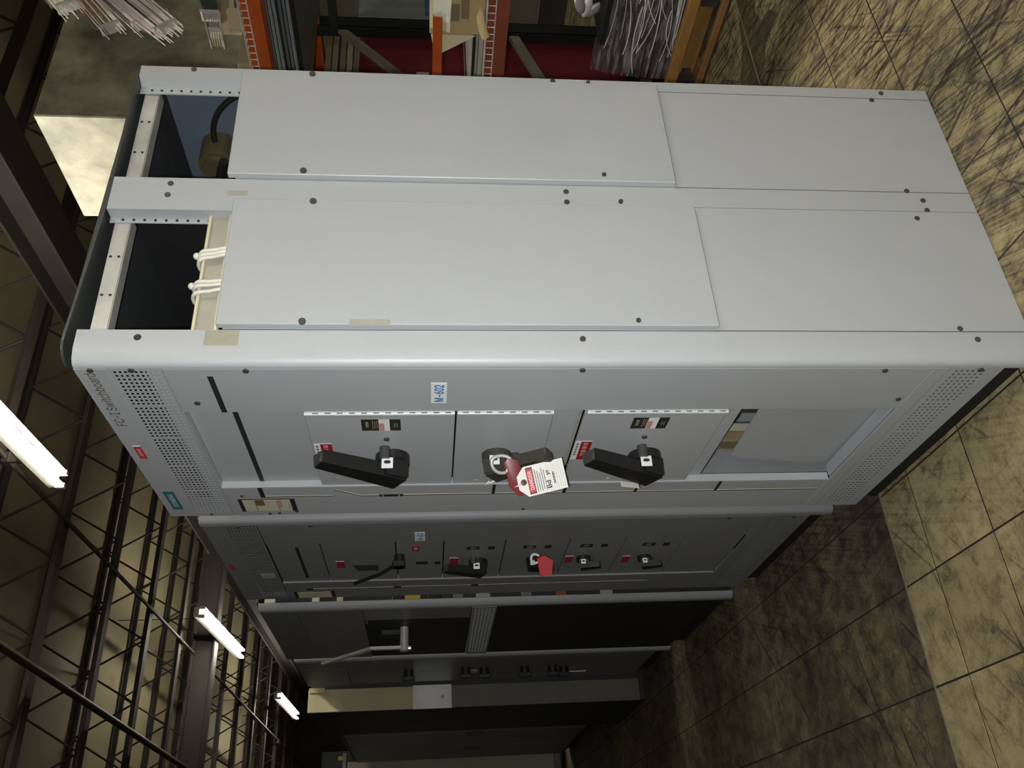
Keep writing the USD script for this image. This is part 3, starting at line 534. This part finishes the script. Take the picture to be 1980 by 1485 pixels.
for z1, hd in ((1.352, 1), (1.130, 1), (.905, 1), (.655, 1)):
    k = {1.352: 3, 1.130: 4, .905: 5, .655: 6}[z1]
    obj('label_plate', bx(DX-.0008, DX, .315, .350, z1-.050, z1), 'ink', bd[k], smooth=False); obj('label_plate', bx(DX-.0008, DX, .318, .352, z1-.110, z1-.084), 'ink', bd[k], smooth=False)
    obj('label_print', bx(DX-.0012, DX-.0008, .322, .344, z1-.036, z1-.014), 'inkgray', bd[k], smooth=False)
obj('label_plate', bx(DX-.0008, DX, .475, .508, 1.502, 1.550), 'ink', bd[2], smooth=False); obj('label_plate', bx(DX-.0008, DX, .478, .510, 1.452, 1.474), 'ink', bd[2], smooth=False)
rd = obj('red_label', bx(DX-.0008, DX, .300, .350, 1.534, 1.562), 'red', bd[2], smooth=False); obj('label_center', bx(DX-.0013, DX-.0008, .312, .338, 1.540, 1.556), 'pink', B, smooth=False)
for k, y, z in ((1, .455, 1.86), (3, .445, 1.412), (5, .455, .952), (6, .470, .706)):
    z = min(z, {1: 1.89, 3: 1.43, 5: .944, 6: .722}[k])
    obj('red_tag', bx(DX-.0008, DX, y, y+.075, z-.030, z), 'red', bd[k], smooth=False); obj('tag_edge', bx(DX-.0010, DX, y-.005, y, z-.030, z+.004), 'tagwhite', bd[k], smooth=False)
obj('breaker_grille', [bx(DX-.002, DX, .500+.014*k, .510+.014*k, 1.70, 1.80-.004*k) for k in range(5)], 'ink', bd[1], smooth=False)
bs = obj('number_sticker', bx(-.0009, 0, .136, .245-.02, 1.512, 1.550), 'white', B, smooth=False); obj('sticker_print', on_front(text('M-602', .0215, .070, .0005, True), -.0009, .2165, 1.520), 'blue', bs, smooth=False)
obj('long_handle', [tube([(-.030, .395, 1.622), (-.045, .47, 1.69), (-.05, .56, 1.795)], .007, 8), cyl((DX, .395, 1.612), (-.045, .395, 1.612), .020, 12), bx(-.045, -.02, .375, .415, 1.590, 1.640, .004)], 'black', B)
handle(B, .480, 1.300, math.radians(24), x0=DX, s=.80, L=.18); handle(B, .470, 1.078, math.radians(200), x0=DX, s=.62, L=.13)
handle(B, .470, .872, math.radians(165), x0=DX, s=.62, L=.10); handle(B, .475, .618, math.radians(165), x0=DX, s=.62, L=.10)
np2 = obj('name_plate', bx(-.002, 0, .805, .892, 1.900, 2.070, .0006), 'ink', B); obj('plate_paper', bx(-.0026, -.002, .808, .889, 1.915, 2.056), 'cream', np2, smooth=False)
obj('red_label', bx(-.0010, 0, .432, .500, 2.254, 2.272), 'redlight', B, smooth=False); obj('vent_sticker', [bx(-.0006, 0, .56+.013*k, .565+.013*k, 2.115, 2.17) for k in range(5)], 'tapeold', B, smooth=False)
for z in (2.165, 1.915, .39, .141): obj('front_screw', cyl((-.0035, .052, z), (.001, .052, z), .0072, 10), 'screw', B)
t = thing('lockout_tag', 'red plastic lockout tag hanging on the second cabinet above its handles', 'tag', (0.045, 1.590, 1.045))
obj('card', tilted(hull([(u, v, w_) for w_ in (-.006, .006) for u, v in ((-.038, .016), (.034, .030), (.046, .0), (.026, -.034), (-.030, -.030))]), 0), 'redlight', t, smooth=25)
obj('shackle', tilted(tube(smooth_path([(.020, .024, 0), (.024, .050, 0), (.040, .052, 0), (.044, .022, 0)], 5), .005, 8), 0), 'tagwhite', t)
# ---- third cabinet: open side with gear, dark front, silver lever
C = thing('switchboard', 'third cabinet in the row, dark front with a long bent silver lever', 'switchboard', (0.140, 2.400, 0))
w = shell(C, .14, 2.4, 3.37, open_side=True)
obj('side_rail', bx(.034, .30, .046, .050, .01, 2.26), 'void', C)
obj('partition', bx(.30, .306, .05, w-.01, .05, 2.28), 'void', C)
for z, h_, m_ in ((2.215, .05, 'cream'), (2.01, .035, 'cream'), (1.90, .03, 'cardlight'), (1.535, .075, 'yellow'), (1.62, .05, 'black'), (1.44, .06, 'black'), (1.33, .05, 'steelsheet'), (1.20, .07, 'gray_dim'), (1.00, .05, 'steelsheet'), (.83, .05, 'rust'), (.60, .06, 'gray_dim')):
    obj('side_device', bx(.036, .16, .010, .045, z, z+h_, .003), m_, C)
obj('side_brace', bx(.095, .94, .05, .054, 1.36, 1.42), 'gray_dim', C); obj('side_brace', bx(.095, .94, .05, .054, .5, .56), 'gray_dim', C)
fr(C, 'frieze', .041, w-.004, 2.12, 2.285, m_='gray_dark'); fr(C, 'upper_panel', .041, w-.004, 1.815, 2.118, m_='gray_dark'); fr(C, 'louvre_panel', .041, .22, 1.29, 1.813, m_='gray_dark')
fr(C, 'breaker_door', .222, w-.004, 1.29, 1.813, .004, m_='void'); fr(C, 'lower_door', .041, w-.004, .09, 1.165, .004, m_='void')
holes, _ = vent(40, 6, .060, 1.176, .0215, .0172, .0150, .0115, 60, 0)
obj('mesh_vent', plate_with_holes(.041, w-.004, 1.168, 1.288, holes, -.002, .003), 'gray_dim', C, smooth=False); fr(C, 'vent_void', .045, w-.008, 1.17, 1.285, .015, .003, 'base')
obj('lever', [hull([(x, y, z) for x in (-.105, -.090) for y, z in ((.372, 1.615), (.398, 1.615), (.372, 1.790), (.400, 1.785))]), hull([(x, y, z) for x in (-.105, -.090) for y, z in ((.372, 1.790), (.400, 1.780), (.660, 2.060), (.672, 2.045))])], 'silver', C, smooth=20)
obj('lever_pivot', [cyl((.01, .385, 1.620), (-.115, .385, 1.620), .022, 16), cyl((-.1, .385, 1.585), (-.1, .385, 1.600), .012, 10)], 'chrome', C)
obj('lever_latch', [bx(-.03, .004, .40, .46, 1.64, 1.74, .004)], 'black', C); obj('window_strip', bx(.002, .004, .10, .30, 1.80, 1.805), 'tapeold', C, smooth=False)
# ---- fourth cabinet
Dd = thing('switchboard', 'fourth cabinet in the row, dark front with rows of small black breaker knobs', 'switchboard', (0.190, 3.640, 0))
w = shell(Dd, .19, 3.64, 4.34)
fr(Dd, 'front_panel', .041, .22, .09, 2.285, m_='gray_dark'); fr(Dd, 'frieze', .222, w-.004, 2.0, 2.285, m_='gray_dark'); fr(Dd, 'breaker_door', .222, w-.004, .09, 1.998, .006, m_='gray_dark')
for z, y in ((1.62, .36), (1.26, .34), (1.14, .36), (.88, .36), (.70, .36), (.62, .40)): obj('breaker_knob', [cyl((.006, y, z), (-.035, y, z), .030, 12), bx(-.06, -.03, y-.012, y+.012, z-.04, z+.04, .004)], 'black', Dd)
obj('rating_plate', bx(.004, .006, .40, .48, 1.18, 1.26), 'cardlight', Dd); obj('rating_plate', bx(.004, .006, .38, .52, 1.38, 1.56), 'steelsheet', Dd); obj('door_edge', bx(.0, .006, .54, .548, .45, .62), 'frp_edge', Dd)
# ---- fifth: boarded crate with stretch film band
E_ = thing('boarded_cabinet', 'tall cabinet closed with beige boards and a shiny film band, fifth in the row', 'cabinet', (0.035, 4.400, 0))
obj('board', bx(0, .145, 0, .02, 1.35, 2.29, .003), 'beigewood', E_); obj('board', bx(0, .145, 0, .02, .05, 1.348, .003), 'board_shaded', E_); obj('board', bx(.003, .142, .022, .036, .06, 2.24, .003), 'beigewood', E_)  # lower board darker: the fade of light is put into its colour
obj('body', bx(.006, .93, .04, .98, .0, 2.28, .004), 'void', E_); obj('corner_block', bx(.12, .155, -.012, 0, 2.18, 2.285, .004), 'beigewood', E_)
for z, z2 in ((1.34, 1.60),): obj('film_band', [bx(-.004, .150, -.004, -.001, z, z2, .001)], 'silver', E_)
obj('bolt_head', cyl((.07, -.012, 1.40), (.07, 0, 1.40), .012, 10), 'tapeold', E_)
G_ = thing('dark_cabinet', 'unlit dark brown cabinet bank between the boarded cabinet and the far beige cabinet', 'cabinet', (0.20, 5.55, 0))
obj('body', bx(0, .9, 0, 2.55, .06, 2.26, .006), 'void', G_); obj('plinth', bx(.03, .87, .03, 2.5, 0, .06), 'base', G_)
for k in range(3): obj('door', bx(-.012, 0, .03+.84*k, .85+.84*k, .10, 2.22, .003), 'gray_dark', G_); obj('door_handle', bx(-.03, -.012, .10+.84*k, .12+.84*k, 1.0, 1.15, .004), 'black', G_)
F_ = thing('beige_cabinet', 'far cabinet with a beige front panel in a dark green steel frame', 'cabinet', (-1.45, 8.45, 0))
obj('panel', bx(.05, 1.70, .0, .02, .12, 2.36, .003), 'beigecab', F_); obj('lower_panel', bx(.05, 1.70, .0, .02, .05, .118, .003), 'gray_dark', F_)
obj('frame', [bx(0, .05, -.03, .06, 0, 2.62), bx(1.70, 1.80, -.03, .06, 0, 2.62), bx(0.05, 1.70, -.03, .06, 2.36, 2.62)], 'rackgreen', F_); obj('body', bx(.01, 1.79, .06, .9, .02, 2.6), 'void', F_)
obj('yellow_sticker', bx(1.71, 1.75, -.033, -.030, 2.38, 2.45), 'yellow', F_); obj('rail', bx(.3, 1.78, -.04, -.03, 2.365, 2.40), 'steelsheet', F_); obj('film_scrap', [tube(smooth_path([(.6+.05*k, -.01, 1.20+.02*math.sin(2.1*k)), (.9+.04*k, -.015, 1.16+.02*math.cos(k)), (1.3, -.01, 1.22+.02*k)], 4), .006, 5) for k in range(3)], 'chrome', F_, kind='stuff')

# ================================================================== THE RACK ON THE RIGHT
R = thing('pallet_rack', 'orange and dark green pallet rack with wire decks behind the near switchboard', 'rack')
XF, XB = 1.75, 3.21
for y in (-1.30, 1.55, 3.80):
    for x in (XF, XB):
        if y < 0 and x == XF: continue
        zt = 2.17
        obj('upright_post', [bx(x-.04, x+.04, y-.035, y-.032, 0, zt), bx(x-.04, x-.037, y-.035, y+.035, 0, zt), bx(x+.037, x+.04, y-.035, y+.035, 0, zt)], 'rackgreen', R)
        obj('foot_plate', bx(x-.06, x+.06, y-.05, y+.05, 0, .006), 'rackgreen', R)
for z in (.35, 1.10, 1.93):
    zb = {1.93: 1.93-1.30, 1.10: 1.10-.62}.get(z)
    a_, b_ = ((XB-.045, 1.965 if z > 1.5 else 1.00), (XF+.045, .72 if z > 1.5 else .48))
    if zb: obj('diagonal_brace', hull([(x, 1.535+dy, zz+dz) for (x, zz) in (a_, b_) for dy in (0, .028) for dz in (-.028, .028)]), 'brace', R)
    obj('cross_strut', bx(XF+.04, XB-.04, 1.540, 1.562, z-.02, z+.02) if z < 1 else bx(XF+.04, 2.2, 1.540, 1.562, z-.02, z+.02), 'rackgreen', R)
for z0, z1, m_ in ((2.090, 2.160, 'orange'), (1.443, 1.478, 'orange'), (1.20, 1.275, 'rust')):
    for x, y0, y1 in ((XF, -1.26, 1.51), (XB, -1.26, 1.51), (XF, 1.59, 3.76), (XB, 1.59, 3.76)):
        if z0 > 1.4 and z0 < 1.5 and (x == XB or y0 > 0): continue
        if z0 > 1.4 and z0 < 1.5: y0 = .36
        hh = (z1-z0)*.45
        obj('beam', [bx(x-.038, x-.036, y0, y1, z0, z1)] + [bx(x-.036, x+.03, y0, y1, z0, z0+.003), bx(x-.036, x+.03, y0, y1, z1-.003, z1), bx(x-.042, x-.038, y0, y1, z0, z0+hh*.6)], m_, R)
for zt, y0, y1 in ((2.163, -1.2, 1.48), (2.163, 1.62, 3.74), (1.278, -1.2, 1.48), (1.278, 1.62, 3.74)):
    n = int((y1-y0)/.03)
    wires = [tube([(XB+.03, y0+.03*k, zt+.004), (XF-.046, y0+.03*k, zt+.004), (XF-.046, y0+.03*k, zt-.028)], .002, 4) for k in range(n+1)]
    wires += [cyl((x, y0, zt+.004), (x, y1, zt+.004), .0028, 5) for x in np.arange(XF-.04, XB, .13)] + [cyl((XF-.047, y0, zt-.028), (XF-.047, y1, zt-.028), .003, 5), cyl((XF-.048, y0, zt+.003), (XF-.048, y1, zt+.003), .003, 5)]
    obj('wire_deck', wires, 'wire', R, kind='stuff')
T_ = thing('high_beam', 'orange beam on two posts holding up the strip bundles at the rack end', 'beam', (3.07, 0, 0))
obj('beam', bx(-.035, .035, -1.3, 1.12, 3.20, 3.28, .003), 'orange', T_)
for y in (-1.25, .30): obj('post', bx(-.04, .04, y-.04, y+.04, 0, 3.20, .003), 'rackgreen', T_)
obj('shelf_beam', bx(3.12, 3.16, -1.26, 1.51, 1.985, 2.03), 'rackgreen', R); obj('shelf_beam', bx(1.98, 2.0, -1.26, 1.51, 2.018, 2.03), 'rackgreen', R)
obj('shelf_beam', bx(3.21, 3.24, 1.59, 3.76, 2.100, 2.150), 'rackgreen', R)
# big galvanized box on the upper deck, lit by the nearest lamp
t = thing('steel_box', 'big stained galvanized box on the rack top, its lamp side glaring bright', 'box', (2.495, 1.605, 2.172))
obj('body', bx(0, 1.05, 0, .765, .006, 1.330, .006), 'dirtywhite', t); obj('bottom_flange', bx(-.004, 1.054, -.004, .769, 0, .012), 'dirtywhite', t)
obj('pencil_mark', [hull([(-.0008, .55+.03*k, 1.05), (-.0008, .556+.03*k, 1.05), (-.0008, .55+.03*k+.01, 1.10), (-.0008, .556+.03*k+.01, 1.10), (.001, .553+.03*k, 1.07)]) for k in range(3)], 'inkgray', t, smooth=False)
# bundles of thin strips wrapped in film, draped over the top beam
def strips(label, ends, n, m_, m2, seed, halfw, gaps=()):
    """a flat row of thin strips, parallel, slightly ragged at the free end; wrapped further up"""
    r_ = np.random.default_rng(seed); t = thing('strip_bundle', label, 'strip bundle', ends[0])
    d = V3(ends[1])-V3(ends[0]); L = np.linalg.norm(d); e = d/L; s_ = np.cross(e, [0, 1, 0]); s_ /= np.linalg.norm(s_)     # s_ points down and along x: across the row as seen from the aisle
    y_ = V3([0, 1.0, 0]); a, b_, c = [], [], []
    for k in range(n):
        f = (k+.5)/n*2-1+r_.normal(0, .04)
        if any(g0 < f < g1 for g0, g1 in gaps): continue
        o = s_*f*halfw+y_*r_.uniform(-.022, .022); l0 = r_.uniform(0, .05)+(.07 if abs(f) < .55 and r_.random() < .6 else 0)
        P0, P1, P2 = o+e*l0, o*(1+.10*r_.normal())+e*.3, o*.9+e*L
        (c if r_.random() < .16 else (a if r_.random() < .55 else b_)).append(tube([P0, P1, P2], [.0026, .0034, .0034], 5))
    for q, mm in ((a, m_), (b_, m2), (c, 'slatdark')):
        if q: obj('strip', q, mm, t, kind='stuff', smooth=False)
    obj('binding_band', hull([e*f+s_*u*halfw*.92+y_*v for f in (.085, .097) for u in (-1, 1) for v in (-.026, .026)]), 'galv', t)
    obj('film_sleeve', hull([e*f+s_*u*halfw*1.1+y_*v for f in (.16, L*.96) for u in (-1, 1) for v in (-.034, .034)]), 'film', t, smooth=25)
    return t
strips('pale strip bundle wrapped in film, highest of the four at the rack end', ((2.470, 0.99, 3.075), (3.00, 1.00, 3.45)), 26, 'slatlight', 'slatpink', 1, .060)
strips('pink tinged strip bundle with a dark middle gap and crossband, second highest of the four', ((2.325, .985, 2.865), (3.05, 1.03, 3.38)), 24, 'slatpink', 'slatlight', 2, .048, ((-.35, .3),))
strips('narrow pink strip bundle, second lowest of the four at the rack end', ((2.315, .955, 2.725), (3.05, .97, 3.36)), 16, 'slatpink', 'slatlight', 3, .032)
strips('thick white strip bundle with dark streaks, lowest of the four at the rack end', ((2.250, .915, 2.585), (3.05, .93, 3.335)), 34, 'slatlight', 'slatpink', 4, .062)
# cartons on the upper deck, comb busbar and wooden paddle on them
t = thing('carton', 'brown cardboard carton on the upper wire deck beneath the comb terminal', 'carton', (2.12, .93, 2.172)); obj('body', bx(0, .55, 0, .26, 0, .150, .004), 'cardbrown', t); obj('tape_strip', bx(.24, .30, -.001, .26, .149, .1515), 'tape', t)
def slab(poly, y0, y1):        # a flat piece standing in an x-z plane
    m_ = ext(Polygon(poly), y1-y0); v = m_.vertices.copy(); m_.vertices = np.c_[v[:, 0], y1-v[:, 2], v[:, 1]]; return m_
t = thing('comb_terminal', 'dark green terminal block with pale comb teeth propped on the carton', 'terminal', (2.295, .975, 2.322))
obj('body', slab([(.205, .13), (.205, .192), (.55, .32), (.55, .215)], -.02, .02), 'greenpc', t)
obj('bracket', slab([(.186, .120), (.186, .205), (.205, .212), (.205, .124)], -.026, .024), 'galv', t); obj('bracket', slab([(.070, .100), (.070, .155), (.086, .160), (.086, .103)], -.024, .022), 'galv', t)
obj('side_rail', slab([(-.004, .0815), (.20, .1215), (.20, .128), (-.004, .0875)], -.024, .022), 'chrome', t); obj('side_rail', slab([(-.004, .138), (.20, .198), (.20, .204), (-.004, .144)], -.024, .022), 'chrome', t)
for k in range(5):
    f0 = k/5; z0 = .088+.050*f0; obj('tooth', slab([(.0, z0+.003), (.0, z0+.005), (.068, z0+.0205+.004*f0), (.068, z0+.0115+.004*f0)], -.012, .012), 'frp_edge', t)
    obj('comb_bar', slab([(.087, z0+.016), (.087, z0+.021), (.185, z0+.048), (.185, z0+.043)], -.012, .012), 'frp', t)
obj('prop_block', bx(.17, .37, -.02, .08, 0, .118), 'cardbrown', t)
t = thing('wooden_paddle', 'flat wooden paddle with a rounded blade standing on the carton beside the terminal', 'paddle', (2.336, .935, 2.322))
obj('blade', slab(list(Polygon([(.0, .004), (.005, .046), (.03, .060), (.150, .086), (.166, .070), (.160, .044), (.14, .030), (.02, .001)]).buffer(.003).exterior.coords), 0, .016), 'plywood', t)
obj('handle', slab([(.155, .052), (.155, .074), (.40, .105), (.40, .088)], .001, .015), 'plywood', t)
# gray sheets and boards standing on the middle deck behind the orange beam
t = thing('sheet_stack', 'gray steel sheets lying on the rack just under the orange beam', 'sheet stack', (1.96, .30, 2.032))
for k in range(6): obj('sheet', bx(.01*(k % 3), 1.22-.01*k, .012*(k % 2), .84+.01*(k % 3), .018*k, .018*k+.012, .001), 'steelsheet', t)
t = thing('plank_stack', 'brown and beige boards lying on the upper maroon cabinet in the rack', 'board stack', (1.97, 1.66, 1.877))
for k in range(5): obj('plank', bx(.0+.02*(k % 2), 1.42, .01*(k % 3), .46, .040*k, .040*k+.033, .002), ('brace', 'plywood', 'cardbrown', 'brace', 'cardbrown')[k], t)
# maroon cabinets stored behind the brace
for k, (z0, z1, lab) in enumerate(((.05, 1.17, 'maroon steel cabinet on the floor under the rack, with a pale slip'), (1.285, 1.875, 'maroon steel cabinet on the middle rack deck behind the beige brace'))):
    t = thing('maroon_cabinet', lab, 'cabinet', (1.97, 1.64, z0-.05 if k == 0 else z0))
    z1 -= z0 - (.05 if k == 0 else 0)
    obj('body', bx(.02, 1.45, .012, .60, 0, z1, .006), 'maroon', t); obj('door', bx(.03, .58, 0, .012, .02, z1-.02, .003), 'maroon', t); obj('door', bx(.60, 1.44, 0, .012, .02, z1-.02, .003), 'maroon', t)
    obj('paper_slip', bx(.52, .60, -.001, 0, .26, .36), 'paper', t); obj('paper_slip', bx(.93, .99, -.001, 0, .20, .27), 'paper', t); obj('edge_trim', bx(.585, .595, -.004, .012, .01, z1-.01), 'pink', t)
# corrugated panels and a tube lamp to the right of the post
t = thing('corrugated_panel', 'gray green corrugated sheet standing right of the green rack post', 'panel', (3.50, 1.70, 1.285))
xs_ = np.linspace(0, .75, 121); pl = Polygon(np.r_[np.c_[xs_, .006*np.sin(xs_*2*np.pi/.02)], np.c_[xs_[::-1], .006*np.sin(xs_[::-1]*2*np.pi/.02)+.004]]); obj('sheet', prism(list(pl.exterior.coords), 0, .62), 'corr', t); obj('edge_strip', bx(0, .75, -.012, .014, .62, .635), 'steelsheet', t); obj('carton_blue', bx(.02, .20, -.05, -.012, .10, .22, .003), 'bluebit', t)
# cardboard box on the lower deck
t = thing('cardboard_box', 'open cardboard box with dark print and hanging flaps on the rack deck', 'cardboard box', (1.735, .02, 1.285))
obj('body', [bx(0, .40, .0, .43, 0, .205, .003)], 'card', t); obj('side_flap', hull([(-.003, .06, .205), (-.003, .40, .205), (-.030, .06, .120), (-.030, .40, .130), (0, .06, .205), (0, .40, .205)]), 'cardlight', t)
obj('front_flap', hull([(.0, .432, .20), (.0, .432, .03), (.04, .432, .20), (-.02, .50, .16), (-.005, .52, .185)]), 'cardlight', t)
obj('print_block', [bx(-.002, 0, .22, .36, .060, .090), bx(-.002, 0, .30, .37, .095, .13)], 'cardbrown', t, smooth=False); obj('shipping_label', hull([(-.031, .22, .125), (-.031, .36, .132), (-.010, .22, .190), (-.010, .36, .190), (-.028, .22, .125), (-.007, .36, .190)]), 'paper', t, smooth=False)
t = thing('cardboard_tube', 'short cut cardboard tube jutting from the rack beside the box', 'tube', (1.70, .36, 1.305)); obj('tube', [tube(smooth_path([(.2, -.1, 0), (.05, -.02, .0), (-.01, .02, -.008), (-.03, .05, -.022)], 4), .016, 10)], 'card', t)
for k, (m_, lab) in enumerate((('black', 'black plastic strip lying on the wire deck beside the cardboard box'), ('frp', 'cream strip lying on the wire deck, nearer the box'), ('frp', 'cream strip lying on the wire deck, next to its front edge'))):
    t = thing('flat_strip', lab, 'strip', (1.86-.065*k, .47, 1.286)); obj('strip', bx(0, .045, 0, .70, 0, .030-.006*k, .002), m_, t); obj('end_cap', bx(-.001, .046, -.004, .0, -.0, .031-.006*k), m_, t)
# pallet with film wrapped pile
P_ = thing('pallet', 'orange brown lumber pallet on the floor under the wrapped pile', 'pallet', (2.70, .40, 0))
for k in range(3): obj('stringer', bx(.12+.38*k, .20+.38*k, 0, 1.10, .022, .112, .003), ('lumber', 'lumber2', 'lumber')[k], P_)
for k in range(7): obj('deck_board', bx(.06, 1.02, .01+.155*k, .11+.155*k, .112, .134, .002), 'lumber2' if k % 2 else 'lumber', P_)
for k in range(3): obj('bottom_board', bx(0, 1.02, .01+.49*k, .10+.49*k, 0, .022, .002), 'lumber2', P_)
obj('edge_timber', bx(-.045, -.002, 0, 1.09, .158, .215, .004), 'lumber', P_); obj('lower_timber', bx(-.035, -.002, 0, 1.10, 0.012, .046, .004), 'lumber2', P_)
for y in (.03, .52, 1.02): obj('spacer_block', bx(0, .10, y, y+.05, .052, .158, .002), 'bundle', P_)
t = thing('wrapped_pile', 'dark bundles wrapped in shiny stretch film, piled on the lumber pallet', 'wrapped pile', (2.78, .44, .135))
r_ = np.random.default_rng(5)
for k in range(16):
    yy = .06+.06*k; obj('bar_bundle', hull([(x, yy+dy, z) for x in (.03, .80) for dy in (0, .045) for z in (0, .34+.09*r_.random())]), 'bundle', t)
nx = 70; gy = np.linspace(-.01, 1.03, 60); gz = np.linspace(.03, .47, nx)
V = []
for z in gz:
    for y in gy:
        zz = z+.06*(y-.5)+.012*math.sin(y*9)
        V.append((-.020+.07*(z/.47)**3+.010*math.sin(zz*150+math.sin(y*5))*(.5+.5*math.sin(zz*37))+.008*math.sin(zz*410+2*y)+.006*math.sin(y*31), y, z))
Fq = [[j*60+i, j*60+i+1, (j+1)*60+i+1, (j+1)*60+i] for j in range(nx-1) for i in range(59)]
vv, ff_, _ = meshkit.arrays((V, Fq)); fm = trimesh.Trimesh(vv, ff_, process=False); b2 = fm.copy(); b2.vertices[:, 0] += .0012; b2.invert()
obj('film', [fm, b2], 'wrap', t, smooth=True)
for k in range(34):
    z = .06+.36*r_.random(); y = r_.uniform(0, .6); dz = -.06*.4+.03*r_.normal(); x = -.034+.07*(z/.47)**3
    obj('film_fold', tube(smooth_path([(x, y, z), (x-.004, y+.18, z-.012+.012*r_.normal()), (x, y+.22+.3*r_.random(), z+dz)], 4), .0016+.0016*r_.random(), 5), 'slatlight', t)
t = thing('fitting_heap', 'bright metal elbow fittings heaped on the wrapped pile', 'fittings', (2.76, .74, .575))
for k in range(9):
    c = V3([.02+.05*(k % 3), .05*k, .055+.05*((k*7) % 4)]); e1 = trimesh.creation.icosphere(subdivisions=2, radius=1.0); e1.apply_scale((.018, .030, .055)); e1.apply_transform(trimesh.transformations.rotation_matrix(.7*k, (1, .4, .2))); e1.apply_translation(c)
    obj('fitting', e1, ('chrome', 'slatlight', 'galv')[k % 3], t)
obj('tray', bx(-.03, .30, -.06, .50, 0, .03, .004), 'void', t)
